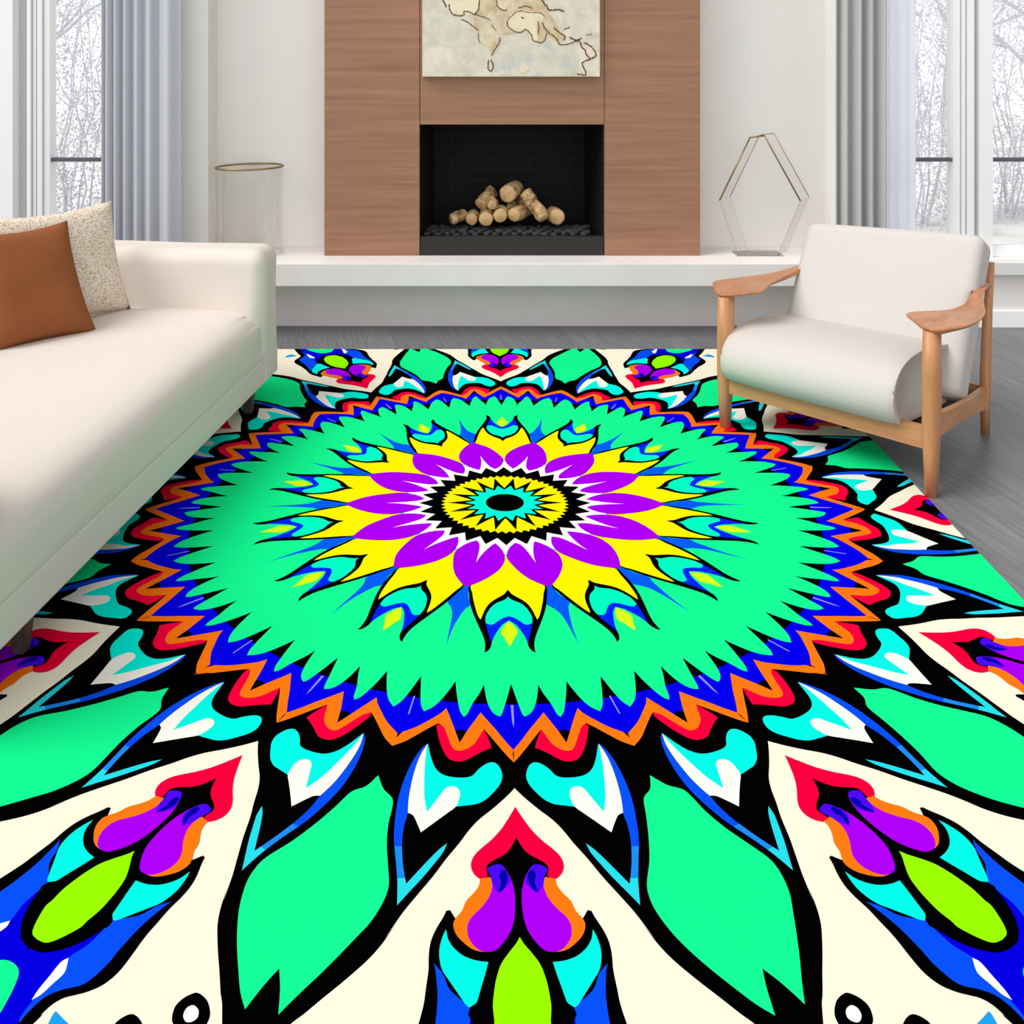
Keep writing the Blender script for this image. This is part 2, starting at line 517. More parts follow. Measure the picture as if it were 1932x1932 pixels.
def frosted_bush(x, y, w, h, seed, label, specks):
    """tall frost-covered thicket: bare stems and a cloud of small frosted twigs"""
    rnd = random.Random(seed)
    t = thing('frosted_shrub', (x, y, -0.6), 0, label, 'shrub', 'frosted trees and shrubs outside the windows')
    bm = bmesh.new()
    for k in range(9):
        a = rnd.uniform(-w/2, w/2) * .7; d = rnd.uniform(-.5, .5)
        pts = [(a*.5, d*.5, 0)]
        for i in range(6):
            q = pts[-1]
            pts.append((q[0] + a*.1 + rnd.uniform(-.12,.12), q[1] + rnd.uniform(-.1,.1), q[2] + h/6.5))
        add_tube(bm, pts, [.012*(1-.12*i) for i in range(7)], 5, cap=False)
        for i in range(2, 6):
            q = Vector(pts[i]); e = q + Vector((rnd.uniform(-.5,.5), rnd.uniform(-.3,.3), rnd.uniform(.2,.6)))
            add_tube(bm, [q, q.lerp(e,.5) + Vector((rnd.uniform(-.05,.05),0,0)), e], [.006,.004,.002], 4, cap=False)
    link('stems', bm, M['trunk'], t)
    bm = bmesh.new()
    n = 0
    while n < specks:
        c = Vector((rnd.uniform(-w/2, w/2), rnd.uniform(-.6, .6), rnd.uniform(.0, h)))
        den = .55 + .45*math.sin(c.x*5+seed) * math.sin(c.z*3.7+seed*2) + .2*math.sin(c.x*13+c.z*11)
        den *= 1.1 - .55 * (c.z / h)
        if rnd.random() > den: continue
        n += 1
        s = rnd.uniform(.010, .027)
        a = Vector((rnd.gauss(0,1), rnd.gauss(0,1), rnd.gauss(0,1))).normalized()
        b = a.cross(Vector((rnd.gauss(0,1), rnd.gauss(0,1), rnd.gauss(0,1)))).normalized()
        bm.faces.new([bm.verts.new(c - a*s), bm.verts.new(c + b*s*.5), bm.verts.new(c + a*s), bm.verts.new(c - b*s*.4)])
    tw = link('twigs', bm, M['twig'], t)
    return t
frosted_tree('frosted_tree', -8.2, 17.5, 4.6, 9, 'distant bare frosted tree seen through the left window')
frosted_tree('frosted_tree', 8.1, 17.0, 4.6, 14, 'distant bare frosted tree seen through the wider pane of the right window')
frosted_tree('frosted_tree', 8.0, 13.5, 4.6, 21, 'bare frosted tree in the window strip at the right edge, behind the armchair')
frosted_bush(-4.75, 11.0, 1.9, 2.9, 3, 'tall frost-covered thicket filling the left window', 15000)
frosted_bush(4.85, 11.0, 1.15, 2.9, 8, 'tall frost-covered thicket in the window pane beside the sheer curtain', 10000)
frosted_bush(6.25, 11.6, 1.3, 2.9, 17, 'frost-covered thicket in the window strip at the right edge of the view', 7500)

# ------------------------------------------------------------------ hearth and fireplace
FX0, FX1 = -0.892, 1.148       # panelled surround
OX0, OX1 = -0.374, 0.621       # opening
FY = 5.276
HT = 0.386                     # top of the hearth
hearth = thing('hearth', (0.183, 5.3, FZ), 0, 'long white floating hearth bench under the wood-panelled fireplace', 'hearth')
def child_box(name, m, parent, x0, x1, y0, y1, z0, z1, bevel=0.0):
    p = parent.location
    return box(name, m, x0-p.x, x1-p.x, y0-p.y, y1-p.y, z0-p.z, z1-p.z, parent, bevel)
child_box('slab', M['hearth'], hearth, NL, 1.825, 5.09, NY - 0.002, 0.268, HT, 0.003)
child_box('base', M['hearth'], hearth, NL, 1.825, 5.318, NY - 0.002, FZ, 0.268)

fire = thing('fireplace', (0.128, FY, HT), 0, 'walnut-panelled fireplace surround with a black brick firebox above the white hearth', 'fireplace')
gap = 0.0018
child_box('panel', M['wood_panel'], fire, FX0, OX0 - gap, FY, NY, HT, 2.7, 0.0008)
child_box('panel', M['wood_panel'], fire, OX1 + 0.008, FX1, FY, NY, HT, 2.7, 0.0008)
child_box('panel', M['wood_panel'], fire, OX0 + gap, OX1 + 0.005, FY, NY, 1.098, 2.7, 0.0008)
def firebox():
    bm = bmesh.new()
    p = fire.location
    y0, y1 = FY + 0.012, FY + 0.46
    zb, zt = HT, 1.094
    a0, a1, b0, b1 = OX0 + 0.001, OX1 + 0.001, OX0 + 0.05, OX1 - 0.055
    t = 0.03
    def v(x, y, z): return bm.verts.new((x - p.x, y - p.y, z - p.z))
    def wall(q):
        bm.faces.new([v(*c) for c in q])
    wall([(b0,y1,zb),(b1,y1,zb),(b1,y1,zt),(b0,y1,zt)])
    wall([(a0,y0,zb),(b0,y1,zb),(b0,y1,zt),(a0,y0,zt)])
    wall([(a1,y0,zb),(b1,y1,zb),(b1,y1,zt),(a1,y0,zt)])
    wall([(a0,y0,zt),(a1,y0,zt),(b1,y1,zt),(b0,y1,zt)])
    wall([(a0,y0,zb+.004),(a1,y0,zb+.004),(b1,y1,zb+.004),(b0,y1,zb+.004)])
    o = link('firebox', bm, M['firebrick'], fire)
    return o
firebox()
child_box('plinth', M['black_metal'], fire, OX0 + 0.001, OX1 + 0.003, FY + 0.004, FY + 0.05, HT + 0.001, 0.488, 0.003)

# bed of lava rock
BED = 0.478
bm = bmesh.new()
def rock_bm(rnd, s):
    b = bmesh.new()
    bmesh.ops.create_icosphere(b, subdivisions=2, radius=s)
    sx, sy, sz = rnd.uniform(.8,1.25), rnd.uniform(.8,1.2), rnd.uniform(.6,.85)
    for v in b.verts:
        n = v.co.normalized()
        k = 1 + 0.16*math.sin(n.x*4+sx*9) + 0.13*math.sin(n.y*5+sy*7) + 0.1*math.sin(n.z*6+sx*5)
        v.co = Vector((v.co.x*sx, v.co.y*sy, v.co.z*sz)) * k
    return b
add_box(bm, OX0 + 0.06 - 0.12, OX1 - 0.065 - 0.12, 0, 0.36, -0.07, 0.0)
bed = link('gravel_bed', bm, M['coal'])
bed.location = (0.12, FY + 0.055, BED - 0.008)
tag(bed, 'dark layer of fine lava gravel filling the floor of the firebox', 'gravel', kind='stuff')
rnd = random.Random(5)
protos = []
for i in range(6):
    o = link('lava_rock', rock_bm(rnd, 0.024), M['coal'], smooth=True)
    protos.append(o)
cells = []
for row, (yy, off) in enumerate(((0.080, 0), (0.136, .5), (0.192, 0), (0.248, .5))):
    for c in range(18):
        x = OX0 + 0.035 + (c + off) * 0.054
        if x < OX1 - 0.05 - 0.08 * (yy - 0.05):
            cells.append((x + rnd.uniform(-.006,.006), FY + yy + rnd.uniform(-.006,.006), row))
for i, (x, y, row) in enumerate(cells):
    if i < len(protos):
        o = protos[i]
    else:
        o = protos[i % len(protos)].copy()
        COL.objects.link(o)
    s = rnd.uniform(0.8, 1.12)
    if row == 0: s *= 0.8
    o.scale = (s, s, s)
    o.rotation_euler = (0, 0, rnd.uniform(0, 6.28))
    o.location = (x, y, BED - 0.006 + 0.012 * s + 0.004)
    tag(o, 'small dark lava rock lying in the firebox below the logs', 'rock', 'lava rocks under the logs')

# logs : endpoints in metres inside the firebox (x, y, z), radius
def fp_pt(cx, cy, y):
    s = 1834.0 / y
    return Vector(((780 + cx/5.084 - 922) / s, y, 1.6 - (220 + cy/5.084 - 60.5) / s))
LOGS = [
 ((362,985,5.45),(478,940,5.52),.032,'lowest log at the far left of the fireplace log pile, darker than the rest'),
 ((556,985,5.46),(580,940,5.60),.034,'short pale log lying under the left side of the log pile'),
 ((695,985,5.41),(706,930,5.58),.038,'log with a pale round cut end, front left of the log pile'),
 ((835,950,5.41),(850,905,5.58),.040,'log end with a hollow brown middle, front centre of the log pile'),
 ((962,948,5.42),(1135,865,5.56),.040,'log lying aslant at the front, its pale end left of centre'),
 ((1248,972,5.37),(1075,730,5.47),.038,'long smooth log leaning from the top down to the front right'),
 ((1375,965,5.43),(1330,930,5.60),.044,'round log end at the far right of the log pile'),
 ((895,742,5.46),(985,690,5.62),.048,'big log with a round pale end on top of the log pile'),
 ((645,846,5.50),(765,715,5.59),.038,'knotty honey-coloured log leaning upright on the left of the log pile'),
 ((762,848,5.40),(755,815,5.46),.029,'stubby log end under the upright honey-coloured log'),
 ((935,890,5.54),(955,845,5.58),.030,'small upright log stub under the big top log'),
 ((1050,850,5.63),(1020,800,5.69),.034,'brown shadowed log behind the long leaning log'),
]
for i, (a, b, r, lab) in enumerate(LOGS):
    rr = random.Random(40 + i)
    A, B = fp_pt(*a), fp_pt(*b)
    bm = bmesh.new()
    n = 8
    pts = [A.lerp(B, k/n) - A for k in range(n+1)]
    side = (B - A).normalized().cross(Vector((0,0,1)))
    for k in range(1, n):
        pts[k] = pts[k] + side * 0.006 * math.sin(k*1.3 + i)
    rad = [r * (1 + 0.05*math.sin(k*1.7+i) + rr.uniform(-.03,.03)) for k in range(n+1)]
    rings = add_tube(bm, pts, rad, 14, cap=False)
    for rg in rings:
        for v in rg:
            v.co += Vector((rr.gauss(0,1), rr.gauss(0,1), rr.gauss(0,1))) * 0.0012
    for rg in (rings[0], rings[-1]):
        c = sum((v.co for v in rg), Vector()) / len(rg)
        ax = (B-A).normalized() * (-1 if rg is rings[0] else 1)
        inn = [bm.verts.new(c + (v.co - c) * 0.82 + ax * 0.004) for v in rg]
        cv = bm.verts.new(c + ax * 0.002)
        for k in range(len(rg)):
            f = bm.faces.new((rg[k], rg[(k+1) % len(rg)], inn[(k+1) % len(rg)], inn[k])); f.material_index = 1
            f = bm.faces.new((inn[k], inn[(k+1) % len(rg)], cv)); f.material_index = 1
    o = link('log', bm, [M['bark'], M['cutwood']], smooth=True)
    o.location = A
    tag(o, lab, 'log', 'logs in the fireplace')

# ------------------------------------------------------------------ painting
PX0, PX1, PZ0, PZ1 = -0.357, 0.600, 1.359, 2.02
PY = FY - 0.038
paint = thing('painting', ((PX0+PX1)/2, FY, PZ0), 0, 'pale canvas of brown map-like coastlines hung above the firebox', 'painting')
pb = bmesh.new()
add_box(pb, PX0 - paint.location.x, PX1 - paint.location.x, PY - FY, 0, 0, PZ1 - PZ0, 0, 0.003)
pw = lambda x, y: ((780 + x/5.22 - 922) / (1834/PY) , 1.6 - (y/5.22 - 60.5) / (1834/PY))
def local2(pts):
    return [(pw(x, y)[0] - paint.location.x, pw(x, y)[1] - paint.location.z) for x, y in pts]
def patch(mi, lists, th):
    for L in lists:
        q = smooth_poly(local2(L), 3, True, 80)
        fill(pb, [(x, PY - FY - th, z) for x, z in q], mi)
patch(6, [
 [(660,480),(780,540),(900,480),(1000,430),(1180,430),(1400,450),(1560,490),(1640,570),(1600,680),(1480,740),(1200,745),(950,745),(800,700),(720,600)],
 [(150,180),(260,160),(400,180),(470,240),(540,300),(560,360),(530,440),(420,470),(260,420),(170,320)]], 0.0004)
patch(1, [
 [(800,620),(900,640),(1000,600),(1120,570),(1250,600),(1180,680),(1060,650),(960,720),(860,690)],
 [(1240,440),(1350,430),(1400,480),(1330,530),(1250,500)],[(1480,600),(1560,590),(1580,660),(1500,700)]], 0.0007)
patch(2, [
 [(640,0),(600,150),(700,180),(800,290),(860,340),(980,330),(1080,310),(1130,290),(1200,400),(1260,420),(1310,340),(1400,400),(1440,440),(1500,370),(1440,300),(1380,190),(1300,60),(1290,-40),(640,-40)],
 [(600,170),(760,240),(830,330),(840,400),(770,540),(745,470),(650,420),(640,320),(600,260)]], 0.0010)
patch(3, [
 [(350,-40),(360,90),(400,150),(500,150),(600,140),(645,80),(640,-40)],
 [(920,220),(960,140),(1060,100),(1200,120),(1290,160),(1260,220),(1215,260),(1230,400),(1190,405),(1150,330),(1100,290),(1030,315),(960,290)],
 [(820,-40),(830,50),(900,90),(960,30),(960,-40)]], 0.0015)
patch(4, [
 [(1060,640),(1040,690),(1080,720),(1130,690),(1120,650)],[(850,690),(830,730),(900,735),(890,700)],[(1700,490),(1720,580),(1800,540),(1750,460)]], 0.0020)
bm = bmesh.new()
for L, w in (
 ([(290,0),(310,40),(325,70)], .006), ([(350,40),(360,100),(400,145),(490,150),(500,110),(560,120),(600,140),(640,90),(650,0)], .005),
 ([(470,190),(530,215),(600,270),(640,300)], .004), ([(600,140),(700,170),(760,200)], .003),
 ([(820,0),(830,60),(890,105),(920,90)], .004), ([(920,230),(950,170),(1040,110),(1160,125),(1260,130),(1290,170)], .003),
 ([(925,220),(940,270),(1000,310),(1060,318),(1110,288),(1160,340),(1175,395),(1210,410),(1260,420),(1300,380),(1310,325)], .004),
 ([(1225,210),(1235,280),(1230,330)], .004), ([(1270,220),(1290,270),(1320,310),(1400,370),(1430,430),(1460,445),(1540,430),(1600,405),(1640,400)], .0045),
 ([(1380,270),(1430,310),(1490,360),(1480,395)], .005), ([(1480,290),(1540,265)], .004), ([(1540,365),(1600,395),(1660,375)], .006),
 ([(1260,0),(1310,60),(1340,100),(1420,95),(1480,110)], .006), ([(1640,410),(1660,470),(1690,490),(1700,530),(1740,580)], .0055),
 ([(1680,420),(1750,460),(1800,540),(1750,580),(1660,620),(1690,690),(1690,740),(1610,728)], .005),
 ([(850,365),(850,410),(800,490),(770,550)], .004), ([(740,590),(735,680),(770,700),(785,650),(765,590)], .005),
 ([(640,320),(640,380),(660,430)], .003), ([(1030,80),(1100,60),(1170,80)], .004), ([(1060,170),(1085,180)], .006), ([(1700,345),(1760,340)], .003)):
    pts = [(x + random.gauss(0, .0012), z + random.gauss(0, .0012)) for x, z in smooth_poly(local2(L), 5, False, 100)]
    strip(pb, pts, w * 1.5, PY - FY, 5, 0.0026)
link('canvas', pb, [M['canvas'], M['p_blue'], M['p_tan'], M['p_cream'], M['p_pink'], M['p_brown'], M['p_grey']], paint)

# ------------------------------------------------------------------ vases on the hearth
va = thing('glass_vase', (-1.313, 5.335, HT), 0, 'wide clear glass cylinder with a thin brass rim on the left of the hearth', 'vase')
def oval(bm, rx, ry, z, n=48): return [bm.verts.new((rx*math.cos(2*math.pi*k/n), ry*math.sin(2*math.pi*k/n), z)) for k in range(n)]
bm = bmesh.new()
VH, RX, RY = 0.475, 0.183, 0.13
rings = [oval(bm, RX-.004, RY-.004, 0.008), oval(bm, RX, RY, 0.02), oval(bm, RX-.003, RY-.003, VH*.5), oval(bm, RX, RY, VH)]
for a, b in zip(rings, rings[1:]):
    for k in range(48): bm.faces.new((a[k], a[(k+1)%48], b[(k+1)%48], b[k]))
bm.faces.new(rings[0])
link('body', bm, M['vase_glass'], va, True)
def ring_tube(name, z, r, m, parent, tilt=0.0):
    bm = bmesh.new(); n = 56
    tub = []
    for k in range(n):
        a = 2*math.pi*k/n
        c = Vector((RX*math.cos(a), RY*math.sin(a), z + tilt*math.cos(a)))
        e = Vector((math.cos(a), math.sin(a), 0))
        tub.append([bm.verts.new(c + e*r*math.cos(t) + Vector((0,0,1))*r*math.sin(t)) for t in [2*math.pi*j/8 for j in range(8)]])
    for k in range(n):
        for j in range(8):
            bm.faces.new((tub[k][j], tub[(k+1)%n][j], tub[(k+1)%n][(j+1)%8], tub[k][(j+1)%8]))
    return link(name, bm, m, parent, True)
ring_tube('rim', VH, 0.0055, M['brass'], va, 0.004)
ring_tube('foot_ring', 0.007, 0.006, M['clear_glass'], va)

te = thing('terrarium', (1.5, 5.33, HT), 0, 'open geometric glass terrarium with brass top edges on the right of the hearth', 'terrarium')
TY = 5.27
tp = lambda x, y: Vector(((1232 + x/2.76 - 922)/(1834/TY) - 1.5, 0, 1.6 - (y/2.76 - 60.5)/(1834/TY) - HT))
prof = [tp(505,722), tp(580,712), tp(768,1052), tp(650,1335), tp(440,1330), tp(347,1050)]
z0 = min(p.z for p in prof)
for p in prof: p.z -= z0 - 0.004
back, BX = 0.125, 0.088      # the frame is a skewed prism
bm = bmesh.new()
for i in range(6):
    if i == 0 or i == 2: continue
    a, b = prof[i], prof[(i+1) % 6]
    bm.faces.new([bm.verts.new(q) for q in (a + Vector((0,-0.06,0)), b + Vector((0,-0.06,0)), b + Vector((BX,back-.06,0)), a + Vector((BX,back-.06,0)))])
link('glass', bm, M['clear_glass'], te)
bm = bmesh.new()
a, b = prof[2], prof[3]
bm.faces.new([bm.verts.new(q) for q in (a + Vector((0,-0.06,0)), b + Vector((0,-0.06,0)), b + Vector((BX,back-.06,0)), a + Vector((BX,back-.06,0)))])
link('side_panel', bm, M['strip_glass'], te)
for nm, sel, r, m in (('brass_edge', [(5,0),(0,1),(1,2)], 0.0045, M['brass']), ('glass_edge', [(2,3),(3,4),(4,5)], 0.0028, M['strip_glass'])):
    bm = bmesh.new()
    for i, j in sel:
        add_tube(bm, [prof[i] + Vector((0,-.06,0)), prof[j] + Vector((0,-.06,0))], [r, r], 8)
        add_tube(bm, [prof[i] + Vector((BX,back-.06,0)), prof[j] + Vector((BX,back-.06,0))], [r*.45, r*.45], 8)
    link(nm, bm, m, te, True)
for p in prof[2:5]:
    bm = bmesh.new()
    add_tube(bm, [p + Vector((0,-.06,0)), p + Vector((BX,back-.06,0))], [.003,.003], 6)
    link('cross_edge', bm, M['clear_glass'], te)
bm = bmesh.new()
add_box(bm, prof[4].x-.004, prof[3].x+.03, -.070, back-.06, 0, .008)
link('foot', bm, M['clear_glass'], te)

# ------------------------------------------------------------------ curtains
def curtain(name, m, x0, x1, y, pleats, amp, label, seed, z0=0.01, z1=2.68, bunch=1.0):
    rnd = random.Random(seed)
    o_loc = Vector(((x0+x1)/2, y, z0))
    bm = bmesh.new()
    nx, nz = pleats * 10, 14
    ph = [rnd.uniform(-.5,.5) for _ in range(pleats + 2)]
    am = [rnd.uniform(.55,1.2) for _ in range(pleats + 2)]
    rows = []
    for j in range(nz + 1):
        z = (z1 - z0) * j / nz
        row = []
        for i in range(nx + 1):
            t = i / nx
            k = (t if bunch == 1.0 else 1 - (1 - t) ** bunch) * pleats * 0.9999; b = int(k)
            a = am[b] * (1-(k-b)) + am[b+1] * (k-b)
            p = ph[b] * (1-(k-b)) + ph[b+1] * (k-b)
            yy = amp * a * math.sin(2*math.pi*k + p + 0.15*math.sin(z*1.4))
            yy += amp * .25 * math.sin(4*math.pi*k + 2*p)
            row.append(bm.verts.new((x0 + (x1-x0)*t - o_loc.x, yy, z)))
        rows.append(row)
    for r0, r1 in zip(rows, rows[1:]):
        for i in range(nx):
            bm.faces.new((r0[i], r0[i+1], r1[i+1], r1[i]))
    o = link(name, bm, m, smooth=True)
    o.location = o_loc
    sm = o.modifiers.new('cloth_thickness', 'SOLIDIFY'); sm.thickness = 0.003
    tag(o, label, 'curtain')
    return o
cpx = lambda p, y: (p - 922) / 1834 * y
curtain('curtain', M['curtain'], cpx(192, 5.17), cpx(341, 5.17), 5.17, 6, 0.030, 'pale grey pleated linen curtain hanging right of the left window', 4, bunch=1.7)
curtain('curtain', M['curtain_dark'], cpx(1578, 5.17), cpx(1671, 5.17), 5.17, 4, 0.030, 'darker grey pleated curtain between the glass terrarium and the right window', 8)
curtain('sheer_curtain', M['sheer'], cpx(1664, 5.235), cpx(1727, 5.235), 5.235, 4, 0.012, 'white sheer curtain hanging beside the darker grey one', 12)

